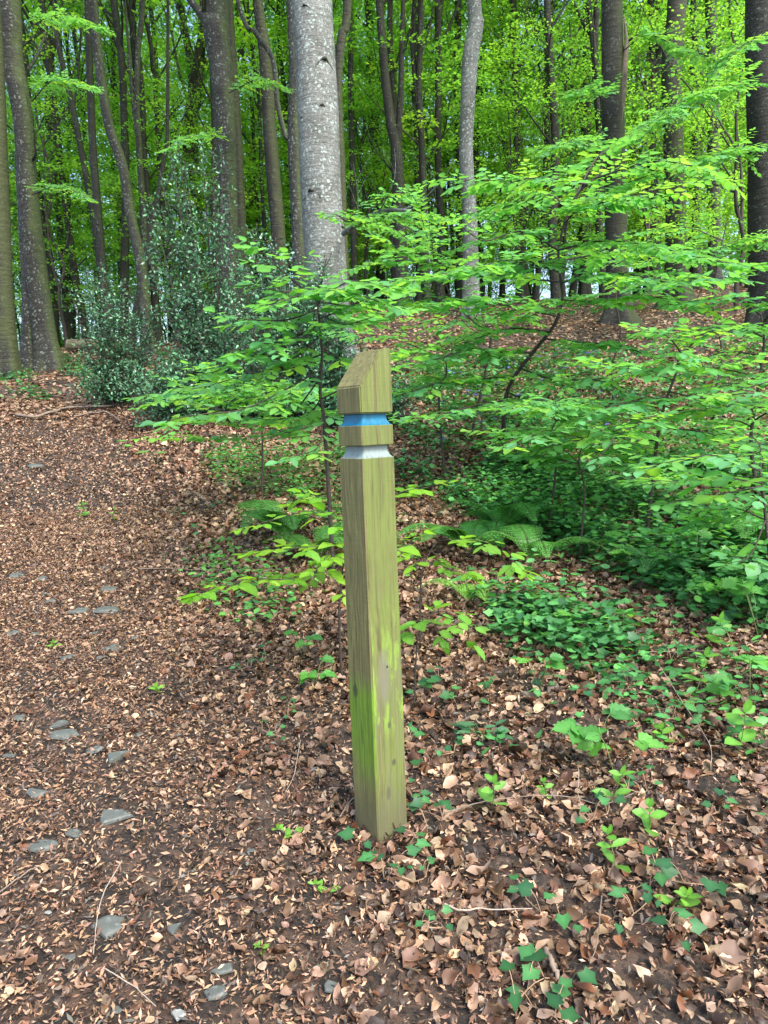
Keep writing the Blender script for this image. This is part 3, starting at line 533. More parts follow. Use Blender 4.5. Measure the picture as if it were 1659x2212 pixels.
# ------------------------------------------------------------------ spray foliage (saplings)
SAPC = [(.13, .37, .1), (.16, .42, .09), (.11, .32, .1), (.22, .46, .08), (.14, .4, .16)]
SAPW = [3, 3, 2, 1.5, 2.5]
class Spray:
    def __init__(s, seed, ls=.065, cols=SAPC, wts=SAPW):
        s.g = np.random.default_rng(seed); s.tb = Tubes(); s.p = []; s.d = []; s.n = []; s.z = []; s.c = []; s.ls = ls; s.pal = np.array(cols); s.w = np.array(wts)/sum(wts); s.tw = 0
    def leaf(s, p, d, n, k, sc=1.):
        s.p.append(p); s.d.append(d); s.n.append(n); s.z.append(s.ls*1.15*sc*s.g.uniform(.65, 1.25)); s.c.append(s.pal[k]*s.g.uniform(.82, 1.2))
    def twig(s, p0, d, L, r, k, leaf_from=0., drop=.25):
        g = s.g; n = max(3, int(L/(s.ls*.42))); pts = [p0]; dd = norm(d)
        for q_ in range(n): dd = norm(dd+g.normal(0, .07, 3)-np.array([0, 0, drop*.06])); pts.append(pts[-1]+dd*L/n)
        pts = np.array(pts); s.tb.add(pts, np.linspace(r, r*.4, len(pts)), 4)
        side = 1
        for q_ in range(1, n+1):
            if q_/n < leaf_from: continue
            t = norm(pts[q_]-pts[q_-1]); sd = norm(np.cross(UP, t))*side; side = -side
            s.leaf(pts[q_], norm(t*.55+sd*.85+np.array([0, 0, -.12-drop*.35+g.normal(0, .16)])), UP+g.normal(0, .2, 3)+t*.12, k, .75+.5*math.sin(3.1*min(1, q_/n+.15)))
        s.leaf(pts[-1], dd, UP+g.normal(0, .2, 3), k, .9)
    def bough(s, pts, r, width, gap=.085, start=.2, drop=.25, k=None):
        g = s.g; pa = bez(pts, 22); L = np.concatenate([[0], np.cumsum(np.linalg.norm(np.diff(pa, axis=0), axis=1))]); tot = L[-1]
        s.tb.add(pa, np.linspace(r, r*.35, len(pa)), 5); x = tot*start; side = 1
        while x < tot:
            q_ = [np.interp(x, L, pa[:, j]) for j in range(3)]; i_ = min(len(pa)-2, int(np.searchsorted(L, x))); t = norm(pa[min(i_+1, len(pa)-1)]-pa[max(0, i_-1)])
            sd = norm(np.cross(UP, t))*side; side = -side; u = x/tot; wd = width*(.35+.65*math.sin(math.pi*min(1, .15+u*.85)))*g.uniform(.6, 1.25)
            kk = int(g.choice(len(s.pal), p=s.w)) if k is None else k
            s.twig(np.array(q_), norm(t*g.uniform(.6, 1.0)+sd+np.array([0, 0, g.normal(.0, .1)])), wd, r*.3, kk, 0, drop); x += gap*g.uniform(.6, 1.4)
        s.twig(pa[-1], pa[-1]-pa[-2], width*.6, r*.3, int(g.choice(len(s.pal), p=s.w)) if k is None else k, 0, drop)
    def build(s, root, mat=LEAF, tmpl=BEECH, stem='stem', fol='foliage', smat=TWIG):
        o = np.array(root.location); s.tb.V = [v_-o for v_ in s.tb.V]
        obj(stem, s.tb.mesh(stem, smat), root); n = len(s.p); g = s.g
        obj(fol, leaf_mesh(fol, tmpl, np.array(s.p)-o, s.d, s.n, s.z, np.clip(s.c, 0, 1), mat, (g.uniform(-.3, .3, n), g.uniform(-.35, .1, n), g.normal(0, .1, n))), root); return n
def sapling(seed, stem, Y, r, boughs, label, ls=.065, cols=SAPC, wts=SAPW, name='beech_sapling', width=.28, gap=.068, drop=.25, extra=0):
    """stem: (px, py, dY) from the foot up; boughs: (stem index, [(px, py, dY)...], width)"""
    s = Spray(seed, ls, cols, wts); sp = [P(a, b, Y+c) for a, b, c in stem]; b = sp[0]; b = np.array([b[0], b[1], H(b[0], b[1])-.03]); sp[0] = b
    pa = bez(sp, 30); s.tb.add(pa, np.linspace(r, r*.3, len(pa)), 7, .06, 0, seed)
    for (si, pts, wd) in boughs:
        q_ = pa[min(len(pa)-1, int(si*(len(pa)-1)))]; s.bough([q_]+[P(a, b_, Y+c) for a, b_, c in pts], r*.42, wd or width, gap, .12, drop)
    ge = np.random.default_rng(seed+7)
    for k in range(extra):
        q_ = pa[int(ge.uniform(.3, 1)*(len(pa)-1))]; a = ge.uniform(0, 6.28); L = ge.uniform(.5, 1.)*Y*.17; d = np.array([math.cos(a), math.sin(a), ge.uniform(-.05, .3)])
        s.bough([q_, q_+d*L*.5+UP*.03, q_+d*L+UP*ge.uniform(-.1, .08)], r*.4, width, gap, .12, drop)
    root = empty(name, (b[0], b[1], b[2]+.03)); s.build(root); tag(root, label, 'sapling'); return root
sapling(201, [(712, 1050, 0), (702, 930, 0), (692, 850, 0), (696, 765, 0), (690, 700, 0), (684, 650, 0), (660, 628, 0)], 4.1, .012, [
    (.98, [(600, 628, -.1), (560, 618, -.2)], .14), (.95, [(750, 632, -.1), (830, 655, -.2)], .2), (.9, [(640, 640, -.3), (600, 655, -.5)], .2), (.85, [(780, 665, .1), (870, 668, .3)], .2),
    (.78, [(620, 690, -.1), (540, 690, -.3), (505, 682, -.4)], .2), (.74, [(740, 700, -.3), (790, 690, -.6)], .16), (.68, [(620, 735, -.2), (540, 745, -.4), (490, 765, -.5)], .22),
    (.6, [(630, 775, -.1), (560, 765, -.3), (500, 790, -.4), (455, 805, -.5)], .2), (.5, [(620, 790, .1), (530, 810, .1), (440, 835, .1), (340, 850, 0)], .24), (.45, [(600, 850, -.3), (520, 885, -.5), (430, 895, -.6), (375, 905, -.6)], .16),
    (.4, [(620, 900, .2), (540, 900, .3), (420, 870, .4)], .2), (.55, [(760, 780, .3), (850, 760, .6)], .2), (.3, [(640, 930, .1), (580, 925, .2)], .2), (.25, [(690, 960, -.4), (640, 985, -.6)], .18)],
    'leafy beech sapling with a thin black stem close behind the left side of the post', .064, extra=5, width=.22)
sapling(202, [(1092, 985, 0), (1088, 905, 0), (1102, 830, 0), (1150, 762, 0), (1198, 700, 0), (1216, 630, 0), (1206, 540, 0), (1240, 430, 0), (1300, 372, 0)], 6.4, .022, [
    (.99, [(1400, 350, -.3), (1480, 355, -.5), (1555, 380, -.7)], .34), (.95, [(1180, 385, -.4), (1080, 388, -.7), (960, 390, -.9)], .3), (.9, [(1290, 340, .4), (1350, 300, .8)], .34), (.87, [(1290, 440, -.6), (1370, 420, -1.), (1470, 400, -1.2)], .36),
    (.85, [(1180, 420, .3), (1080, 450, .6), (1000, 470, .8)], .34), (.78, [(1130, 500, -.3), (1050, 520, -.6), (1010, 500, -.8)], .34), (.76, [(1300, 520, -.5), (1400, 530, -.9), (1530, 560, -1.2), (1630, 575, -1.3)], .4),
    (.74, [(1320, 545, .5), (1450, 540, .9), (1600, 530, 1.2)], .4), (.7, [(1120, 560, -.5), (1020, 580, -.9), (920, 600, -1.2), (850, 620, -1.3)], .38), (.68, [(1330, 590, -.8), (1450, 610, -1.4), (1560, 600, -1.8)], .36),
    (.66, [(1130, 600, .5), (1040, 590, .9), (900, 560, 1.2), (830, 520, 1.4)], .4), (.6, [(1300, 650, -.5), (1400, 640, -.9), (1500, 660, -1.2)], .36), (.55, [(1100, 660, -.6), (1010, 650, -1.), (900, 660, -1.3)], .3),
    (.45, [(1250, 740, -.4), (1330, 745, -.8), (1410, 770, -1.)], .34), (.4, [(1080, 760, -.3), (1000, 760, -.6), (930, 780, -.9)], .34), (.34, [(1200, 820, -.5), (1290, 820, -.9), (1350, 850, -1.)], .32), (.3, [(1020, 820, -.4), (940, 830, -.7), (870, 850, -.8)], .3), (.22, [(1180, 880, -.6), (1260, 900, -1.)], .26),
    (.2, [(1010, 880, -.6), (930, 900, -1.), (880, 900, -1.2)], .24)],
    'tall sprawling beech sapling with a crooked leaning stem right of the post', .07, extra=3, width=.28, gap=.06)
sapling(203, [(1395, 1130, 0), (1412, 1010, 0), (1428, 900, 0), (1462, 800, 0), (1475, 760, 0)], 4.6, .014, [
    (.98, [(1440, 725, -.2), (1400, 715, -.4)], .2), (.96, [(1520, 720, -.1), (1570, 715, -.2)], .22), (.85, [(1540, 790, .1), (1620, 770, .2)], .24), (.75, [(1380, 800, -.2), (1310, 790, -.4)], .24), (.65, [(1520, 860, -.3), (1600, 850, -.5), (1660, 850, -.6)], .26),
    (.6, [(1350, 870, -.3), (1290, 890, -.5)], .24), (.5, [(1350, 930, -.5), (1300, 980, -.8)], .2), (.45, [(1500, 930, -.2), (1580, 950, -.4), (1640, 960, -.5)], .26), (.4, [(1360, 950, .3), (1280, 930, .5), (1200, 940, .7)], .24)],
    'beech sapling in front right, its big pale leaves spreading left of the right edge', .064, extra=3, width=.22)
sapling(204, [(1640, 1120, 0), (1622, 960, 0), (1634, 860, 0), (1650, 740, 0), (1640, 660, 0)], 5.4, .017, [
    (.95, [(1580, 640, -.3), (1500, 650, -.5)], .28), (.9, [(1700, 640, -.3), (1760, 650, -.5)], .3), (.8, [(1580, 700, -.3), (1510, 715, -.6)], .26), (.7, [(1570, 760, .3), (1500, 780, .6)], .3), (.6, [(1580, 830, -.5), (1520, 840, -.8)], .26), (.5, [(1560, 880, -.6), (1480, 890, -.9)], .26), (.62, [(1700, 800, -.3)], .3)],
    'dark stemmed sapling at the right edge below the ivy clad trunk', .058, extra=5)
sapling(205, [(1690, 1330, 0), (1660, 1180, 0), (1650, 1080, 0), (1640, 1010, 0)], 3.3, .01, [
    (.97, [(1560, 985, -.1), (1480, 990, -.2), (1400, 1010, -.2)], .2), (.9, [(1570, 1030, .2), (1470, 1040, .4), (1340, 1030, .6)], .22), (.8, [(1540, 1070, -.1), (1450, 1085, -.2)], .2), (.7, [(1580, 1120, .2), (1500, 1110, .3)], .18), (.9, [(1640, 960, .3), (1600, 930, .5)], .22), (.5, [(1620, 1200, -.1), (1580, 1215, -.2)], .14)],
    'low arching beech sapling entering from the right edge over the ground ivy', .062, extra=5, width=.2)
sapling(206, [(735, 1400, 0), (733, 1330, 0), (738, 1250, 0), (745, 1180, 0), (742, 1120, 0)], 2.95, .006, [
    (.97, [(680, 1075, 0), (650, 1080, 0)], .1), (.9, [(660, 1110, -.1), (600, 1120, -.15), (545, 1135, -.2)], .09), (.8, [(680, 1180, -.1), (620, 1185, -.15), (555, 1190, -.2)], .08), (.7, [(700, 1220, .1), (660, 1245, .1), (620, 1240, .1)], .1), (.6, [(620, 1250, -.15), (540, 1250, -.25), (425, 1280, -.35)], .055), (.75, [(700, 1210, -.2), (735, 1270, -.3)], .07), (.85, [(860, 1180, -.1), (900, 1160, -.1)], .09), (.9, [(850, 1070, 0), (930, 1050, 0)], .12)],
    'small yellow green beech sapling low behind the middle of the post', .055, [(.2, .42, .04), (.16, .38, .04), (.24, .45, .05)], [1, 1, 1], gap=.06)
sapling(207, [(905, 1330, 0), (910, 1250, 0), (930, 1190, 0), (950, 1165, 0)], 3.2, .005, [
    (.98, [(1000, 1165, -.1), (1060, 1175, -.2), (1120, 1220, -.3)], .09), (.7, [(960, 1225, 0), (1010, 1240, 0)], .08), (.5, [(880, 1210, 0), (850, 1200, 0)], .08)],
    'young beech seedling reaching right from behind the post with one bright spray', .058, [(.2, .42, .04), (.17, .38, .05)], [1, 1], gap=.06)
sapling(208, [(890, 1450, 0), (900, 1400, 0), (910, 1350, 0), (915, 1330, 0)], 2.7, .004, [
    (.95, [(960, 1320, 0), (1010, 1350, -.1), (1020, 1375, -.1)], .07), (.8, [(940, 1350, 0), (950, 1370, 0)], .06), (.9, [(885, 1350, .0), (870, 1365, 0)], .05)],
    'tiny beech seedling beside the right edge of the post at half height', .052, [(.15, .36, .05), (.17, .38, .05)], [1, 1], gap=.05)
sapling(209, [(1010, 760, 0), (1060, 735, 0), (1030, 700, 0), (985, 660, 0), (960, 610, 0), (930, 560, 0)], 7.6, .014, [
    (.95, [(880, 545, 0), (830, 560, 0)], .3), (.85, [(1000, 560, .3), (1040, 550, .5)], .3), (.8, [(900, 600, -.4), (850, 610, -.7)], .3), (.7, [(900, 650, -.2), (840, 680, -.3)], .3), (.6, [(980, 700, -.5), (900, 690, -.8)], .28), (.5, [(1080, 680, .1), (1140, 690, .2)], .3), (.9, [(860, 500, .4), (800, 480, .6)], .34), (.92, [(900, 440, 0), (880, 420, 0)], .3)],
    'beech sapling behind the top of the post with flat tiers of leaves', .06, extra=3, width=.26)
sapling(210, [(1180, 1120, 0), (1200, 1010, 0), (1190, 940, 0), (1205, 900, 0)], 4.8, .009, [
    (.95, [(1150, 880, 0), (1090, 880, .1)], .2), (.9, [(1260, 880, 0), (1310, 900, -.1)], .22), (.7, [(1130, 940, -.2), (1050, 930, -.3)], .2), (.6, [(1260, 960, 0), (1320, 960, .2)], .2)],
    'small beech sapling between the tall leaning one and the front right one', .056, extra=6, width=.22)
sapling(211, [(1330, 900, 0), (1322, 800, 0), (1340, 720, 0), (1330, 640, 0), (1350, 580, 0)], 8.2, .016, [
    (.9, [(1420, 590, 0), (1500, 600, 0)], .34), (.8, [(1250, 640, 0), (1180, 650, 0)], .34), (.5, [(1420, 720, 0), (1500, 740, 0)], .34)],
    'beech sapling further up the bank in front of the scarred trunk', .06, extra=1, width=.3)
sapling(212, [(1560, 950, 0), (1548, 850, 0), (1560, 760, 0), (1540, 660, 0), (1552, 560, 0), (1570, 480, 0)], 7.4, .016, [
    (.9, [(1480, 490, 0), (1400, 500, 0)], .34), (.8, [(1640, 520, 0), (1720, 540, 0)], .34), (.7, [(1470, 600, 0), (1400, 620, 0)], .34)],
    'tall slender beech sapling left of the ivy clad trunk', .06, extra=2, width=.3)
sapling(213, [(960, 930, 0), (948, 860, 0), (965, 800, 0), (950, 740, 0)], 6.2, .01, [
    (.9, [(900, 745, 0), (870, 760, 0)], .24), (.8, [(1020, 750, 0), (1070, 770, 0)], .26)],
    'low bushy beech sapling right behind the slanted cap of the post', .058, extra=6, width=.22)
sapling(214, [(1250, 1150, 0), (1262, 1060, 0), (1250, 990, 0), (1275, 930, 0)], 4.3, .008, [
    (.9, [(1200, 960, 0), (1150, 975, 0)], .18), (.8, [(1330, 975, 0), (1380, 1000, 0)], .2)],
    'short beech sapling rising from the ground cover below the leaning one', .06, extra=7, width=.2)
sapling(215, [(560, 990, 0), (566, 930, 0), (555, 880, 0), (570, 830, 0)], 5.6, .008, [
    (.9, [(500, 840, 0), (450, 860, 0)], .2), (.8, [(630, 850, 0)], .2)],
    'short bushy beech sapling left of the black stemmed one', .058, extra=14, width=.24)
def boughs_on(start, Y, lst, seed, ls, name='low_bough'):
    root = [o_ for o_ in bpy.data.objects if str(o_.get('label', '')).startswith(start)][0]; s = Spray(seed, ls)
    for pts, wd in lst: s.bough([P(a, b, Y+c) for a, b, c in pts], .012, wd, .07, .15, .35)
    s.build(root, stem='bough', fol='bough_leaves')
boughs_on('thick pale grey beech', 12.7, [([(745, 505, -.4), (790, 475, -1.2), (870, 458, -2.), (960, 470, -2.6)], .55), ([(790, 470, -1.2), (830, 430, -1.6), (890, 410, -2.)], .4), ([(760, 490, -.8), (730, 465, -1.4), (705, 462, -1.7)], .2)], 71, .085)
boughs_on('broad dark ivy clad', 13, [([(1640, 190, -.4), (1570, 185, -1.2), (1480, 215, -2.), (1400, 270, -2.6)], .8), ([(1640, 320, -.3), (1570, 330, -1.2), (1480, 350, -2.)], .7), ([(1650, 80, -.3), (1600, 100, -1.), (1560, 150, -1.5)], .5)], 72, .09)
boughs_on('stout dark beech', 15.5, [([(1345, 110, -.2), (1400, 75, -.8), (1470, 105, -1.3), (1540, 130, -1.8)], .8), ([(1320, 330, -.3), (1260, 300, -1.2), (1190, 320, -2.)], .8), ([(1310, 220, -.3), (1270, 190, -1.), (1240, 200, -1.5)], .7)], 73, .09)
boughs_on('lichen spotted grey', 15, [([(68, 220, -.3), (120, 170, -1.2), (200, 190, -2.2)], .45), ([(70, 420, -.3), (130, 400, -1.2), (190, 430, -2.)], .4), ([(60, 60, -.3), (130, 30, -1.2), (220, 60, -2.)], .5)], 74, .065)
boughs_on('dark fluted beech', 16, [([(490, 300, -.3), (430, 290, -1.3), (360, 320, -2.3)], .5), ([(495, 200, -.3), (560, 170, -1.4), (610, 190, -2.1)], .4)], 75, .065)
# branch sprays of the leaning background beeches: understory trees
uT = [far_variant(60+k, 8, .055, 1).mesh('young_trunk', TWIG) for k in range(2)]
uC = [crown_mesh('young_crown', 70+k, 2.4, 1.2, 7.5, 130, 60, .085, CANOPY, [(.2, .46, .07), (.26, .52, .07), (.15, .37, .07)], [3, 2, 2], .04, .8) for k in range(3)]
for (px, Y, s, lb) in ((150, 22, 1., 'young leafy beech in front of the thin black leaning stem'), (330, 23, 1.05, 'young beech filling the gap above the left half of the holly'), (30, 24, 1.1, 'young beech glimpsed between the two lichen grey trunks on the left'),
                       (800, 24, .9, 'young beech just right of the thick pale beech'), (940, 26, 1., 'young beech between the dark forked trunk and the crooked pale trunk'), (1130, 22, 1., 'young beech with dense low foliage right of the crooked pale trunk'), (1215, 22, 1.05, 'young beech left of the scarred trunk'),
                       (1400, 22, 1., 'young beech in the gap between the scarred trunk and the mossy rooted one'), (1590, 16.5, .95, 'young beech in front of the ivy clad trunk at the right'), (430, 25, 1.1, 'young beech behind the forked beech on its left side'), (1500, 26, 1.1, 'young beech behind the narrow dark trunk on the right')):
    x = P(px, 800, Y)[0]; plant_tree('young_beech', (x, Y, H(x, Y)-.05), U(0, 6), uT[int(U(0, 1.99))], uC[int(U(0, 2.99))], s, lb, 'young tree')
for k in range(70):
    Y = U(27, 58); x = U(-.6, .6)*Y; plant_tree('young_beech', (x, Y, H(x, Y)-.1), U(0, 6), uT[k % 2], uC[k % 3], U(.8, 1.5), 'low leafy young tree in the understorey far beyond the rise', 'young tree', 'understorey young trees beyond the rise')
# ------------------------------------------------------------------ holly
def holly(seed, px, Y, wid, ht, nst, label, lean=0):
    g = np.random.default_rng(seed); tb = Tubes(); b = P(px, 800, Y); b = np.array([b[0], Y, H(b[0], Y)]); pos, dr, nr, sz, col = [], [], [], [], []
    def leafy(pa, dens, rad):
        for i_ in range(1, len(pa)):
            L = np.linalg.norm(pa[i_]-pa[i_-1]); n = g.poisson(L*dens); t = g.uniform(0, 1, n)[:, None]; o = norm(g.normal(0, 1, (n, 3)))
            pos.append(pa[i_-1]*(1-t)+pa[i_]*t+o*g.uniform(0, rad, (n, 1))); dr.append(o+.3*norm(pa[i_]-pa[i_-1])); nr.append(UP*.9+g.normal(0, .6, (n, 3))); sz.append(g.uniform(.028, .055, n))
            c = np.array([(.06, .17, .085), (.085, .22, .11), (.12, .3, .14), (.035, .1, .05)])[g.choice(4, n)]; col.append(c*g.uniform(.8, 1.25, (n, 1)))
    for s in range(nst):
        a = g.uniform(0, 6.28); R = wid*.5*g.uniform(.1, .95); hh = ht*(1-.55*(R/(wid*.5))**2)*g.uniform(.75, 1.05)
        e = b+np.array([math.cos(a)*R+lean*hh, math.sin(a)*R*.6, hh]); m1 = b+np.array([math.cos(a)*R*.55, math.sin(a)*R*.35, hh*.4])
        pa = bez([b+np.array([math.cos(a)*.1, math.sin(a)*.1, -.1]), m1, e], 22); tb.add(pa, np.linspace(.016, .004, len(pa)), 5, .05, 0, s); leafy(pa[8:], 30, .06)
        for k in range(3, len(pa)-1):
            for q_ in range(2):
                a2 = g.uniform(0, 6.28); L = g.uniform(.25, .6)*(1.25-k/len(pa)); d = norm(np.array([math.cos(a2), math.sin(a2)*.8, g.uniform(-.05, .55)])); pb = bez([pa[k], pa[k]+d*L*.5+[0, 0, .02], pa[k]+d*L+[0, 0, g.uniform(-.06, .1)]], 6)
                tb.add(pb, np.linspace(.005, .002, len(pb)), 4); leafy(pb, 42, .05)
    root = empty('holly_bush', b); tb.V = [q_-b for q_ in tb.V]; obj('stem', tb.mesh('stem', TWIG), root)
    obj('foliage', leaf_mesh('foliage', HOLLY, np.concatenate(pos)-b, np.concatenate(dr), np.concatenate(nr), np.concatenate(sz), np.concatenate(col), HOLLYM), root); tag(root, label, 'holly bush'); return root
holly(301, 470, 9.6, 2.9, 3.4, 24, 'tall blue green holly bush in front of the forked beech trunk')
holly(302, 245, 10.6, 1.9, 2.1, 13, 'lower holly on the left side of the tall holly, beside the path')
holly(306, 700, 8.9, 1.5, 1.5, 14, 'holly hiding the very base of the thick pale beech, left of the post top')
holly(303, 590, 9.0, 2.3, 2.3, 20, 'dense low holly around the foot of the thick pale beech')
holly(304, 800, 8.6, 1.2, .75, 9, 'small holly showing just behind the slanted top of the post')
holly(305, 390, 9.2, 2.2, .9, 15, 'knee high holly skirt at the foot of the tall holly, above the litter')
# ------------------------------------------------------------------ ferns
def fern(px, py, Y, n, L, label, seed, az=None, col=(.11, .27, .05)):
    g = np.random.default_rng(seed); b = P(px, py, Y); b = np.array([b[0], Y, H(b[0], Y)]); root = empty('fern', b); tb = Tubes()
    for f in range(n):
        a = (f/n*6.283+g.uniform(-.3, .3)) if az is None else az+g.normal(0, .6); Lf = L*g.uniform(.75, 1.1); hd = np.array([math.cos(a), math.sin(a), 0]); rise = g.uniform(.75, 1.15)
        pts = [np.zeros(3), hd*Lf*.25+UP*Lf*.38*rise, hd*Lf*.6+UP*Lf*.5*rise, hd*Lf*.95+UP*Lf*.33*rise]; pa = bez(pts, 24); tb.add(pa, np.linspace(.003, .001, len(pa)), 4)
        pos, dr, nr, sz, cl = [], [], [], [], []
        for k in range(5, len(pa)-1):
            t = norm(pa[k+1]-pa[k]); sd = norm(np.cross(t, UP)); u = (k-5)/(len(pa)-6); pl = Lf*.3*(1-u)**.8*(.55+.9*min(1, u*3.5))
            nn = norm(np.cross(sd, t)); 
            for s_ in (-1, 1):
                d = norm(sd*s_+t*.3-UP*.12); m = max(3, int(pl/.013))
                for q_ in range(m):
                    w_ = (q_+.5)/m; bp = pa[k]+d*pl*w_
                    for s2 in (-1, 1): pos.append(bp); dr.append(norm(t)*s2+d*.5); nr.append(nn+g.normal(0, .15, 3)); sz.append(.042*(1-w_*.7)*(1-u*.5)*L/.45); cl.append(np.array(col)*g.uniform(.8, 1.2))
        o = obj('frond', leaf_mesh('frond', QUAD, pos, dr, nr, sz, cl, HERB), root)
    obj('stalks', tb.mesh('stalks', GSTEM), root); tag(root, label, 'fern', 'ferns growing among the saplings'); return root
fern(1010, 1020, 4.6, 6, .5, 'broad dark green fern right behind the painted grooves of the post', 401, col=(.09, .3, .06))
fern(1085, 1010, 4.9, 6, .5, 'dark fern under the crooked stem of the tall leaning sapling', 402, col=(.08, .27, .06))
fern(1150, 1075, 4.2, 4, .4, 'upright bright fern with toothed fronds midway between post and right edge', 403, col=(.1, .3, .06))
fern(1010, 1130, 3.7, 4, .28, 'little pale green fern low on the litter right of the post', 404, col=(.15, .36, .05))
fern(600, 960, 4.9, 6, .5, 'soft green fern under the leafy sapling left of the post', 405, col=(.08, .25, .05))
fern(680, 1000, 4.5, 5, .42, 'fern tucked against the left side of the post below the grooves', 406, col=(.09, .27, .05))
fern(1640, 1020, 4.2, 6, .5, 'large fern at the right edge above the low arching sapling', 407, col=(.09, .27, .06))
fern(1430, 1140, 3.9, 5, .35, 'bluish green fern in the ground cover below the front right sapling', 408, col=(.07, .22, .07))
# ------------------------------------------------------------------ green ground cover
def cover(name, n, region, tmpl, szr, lift, cols, wts, mat, label, cat, seed, thr=0.):
    g = np.random.default_rng(seed); y = np.sqrt(g.uniform(region[2]**2, region[3]**2, n)); t = g.uniform(region[0], region[1], n); x = t*y
    d = np.sin(x*2.1+seed)*np.sin(y*1.7+x*.8)+.6*np.sin(x*5.3+y*3.1)+g.normal(0, .35, n); ew = (region[1]-region[0])*.22; ey = (region[3]-region[2])*.1; d -= 1.6*np.clip(1-(t-region[0])/ew, 0, 1)+(1.6*np.clip(1-(region[1]-t)/ew, 0, 1) if region[1] < .5 else 0)+1.8*np.clip(1-(y-region[2])/ey, 0, 1); m = d > thr; x, y = x[m], y[m]; n = len(x)
    a = g.uniform(0, 6.28, n); c = np.array(cols)[g.choice(len(cols), n, p=np.array(wts)/sum(wts))]*g.uniform(.75, 1.3, (n, 1))
    pos = np.c_[x, y, height(x, y)+g.uniform(.02, 1, n)**1.5*lift+.012]
    o = obj(name, leaf_mesh(name, tmpl, pos, np.c_[np.cos(a), np.sin(a), g.normal(-.1, .2, n)], UP+g.normal(0, .35, (n, 3)), g.uniform(*szr, n), c, mat)); tag(o, label, cat, kind='stuff'); return o
IV = [(.045, .16, .05), (.065, .22, .06), (.03, .11, .04), (.09, .28, .07)]
cover('ivy_ground_cover', 20000, (.08, .62, 2.9, 6.6), IVY, (.035, .06), .14, IV, [3, 3, 2, 1.5], IVYM, 'ivy and herbs creeping over the litter under the saplings on the right', 'ground cover', 3, -.35)
cover('ivy_ground_cover', 15000, (-.1, .64, 5.4, 12), IVY, (.04, .07), .16, IV+[(.09, .25, .06)], [3, 3, 2, 1.5, 2], IVYM, 'green ground cover on the bank behind the post', 'ground cover', 5, -.2)
cover('herb_ground_cover', 15000, (.1, .62, 3.0, 7.4), OVAL, (.035, .06), .3, [(.1, .32, .09), (.08, .26, .08), (.15, .38, .08)], [3, 2, 1], HERB, 'low leafy herbs mixed into the ivy on the right', 'ground cover', 9, -.3)
cover('ivy_ground_cover', 6500, (-.6, -.2, 11, 16.5), IVY, (.05, .09), .16, IV, [3, 3, 2, .5], IVYM, 'dark ivy carpet beyond the path at the foot of the left trunks', 'ground cover', 7, .15)
cover('ivy_ground_cover', 900, (-.24, -.02, 3.4, 6), IVY, (.03, .055), .08, IV, [3, 3, 2, 1.5], IVYM, 'sparse ivy at the edge of the litter left of the post', 'ground cover', 12, .5)
cover('herb_ground_cover', 9500, (-.3, .05, 3.4, 7.5), OVAL, (.03, .055), .25, [(.09, .27, .06), (.07, .22, .06), (.12, .32, .06)], [3, 2, 1], HERB, 'bright low herbs under the sapling left of the post', 'ground cover', 13, .0)
cover('bluebells', 7000, (.02, .34, 7.5, 11.5), SLIM, (.06, .16), .12, [(.06, .2, .06), (.05, .16, .05), (.12, .14, .5)], [5, 4, .8], HERB, 'patch of grassy bluebells on the bank right behind the post top', 'bluebells', 15, -.6)
cover('herb_ground_cover', 2600, (.22, .64, 2.3, 4.4), OVAL, (.03, .055), .2, [(.1, .32, .08), (.07, .24, .07), (.05, .18, .05)], [3, 2, 2], HERB, 'scattered herbs in the litter towards the right edge', 'ground cover', 21, .2)
cover('ivy_ground_cover', 1500, (.03, .5, 2.2, 4.), IVY, (.025, .045), .06, IV, [3, 3, 2, .5], IVYM, 'loose ivy leaves over the litter right of the post', 'ground cover', 23, .75)
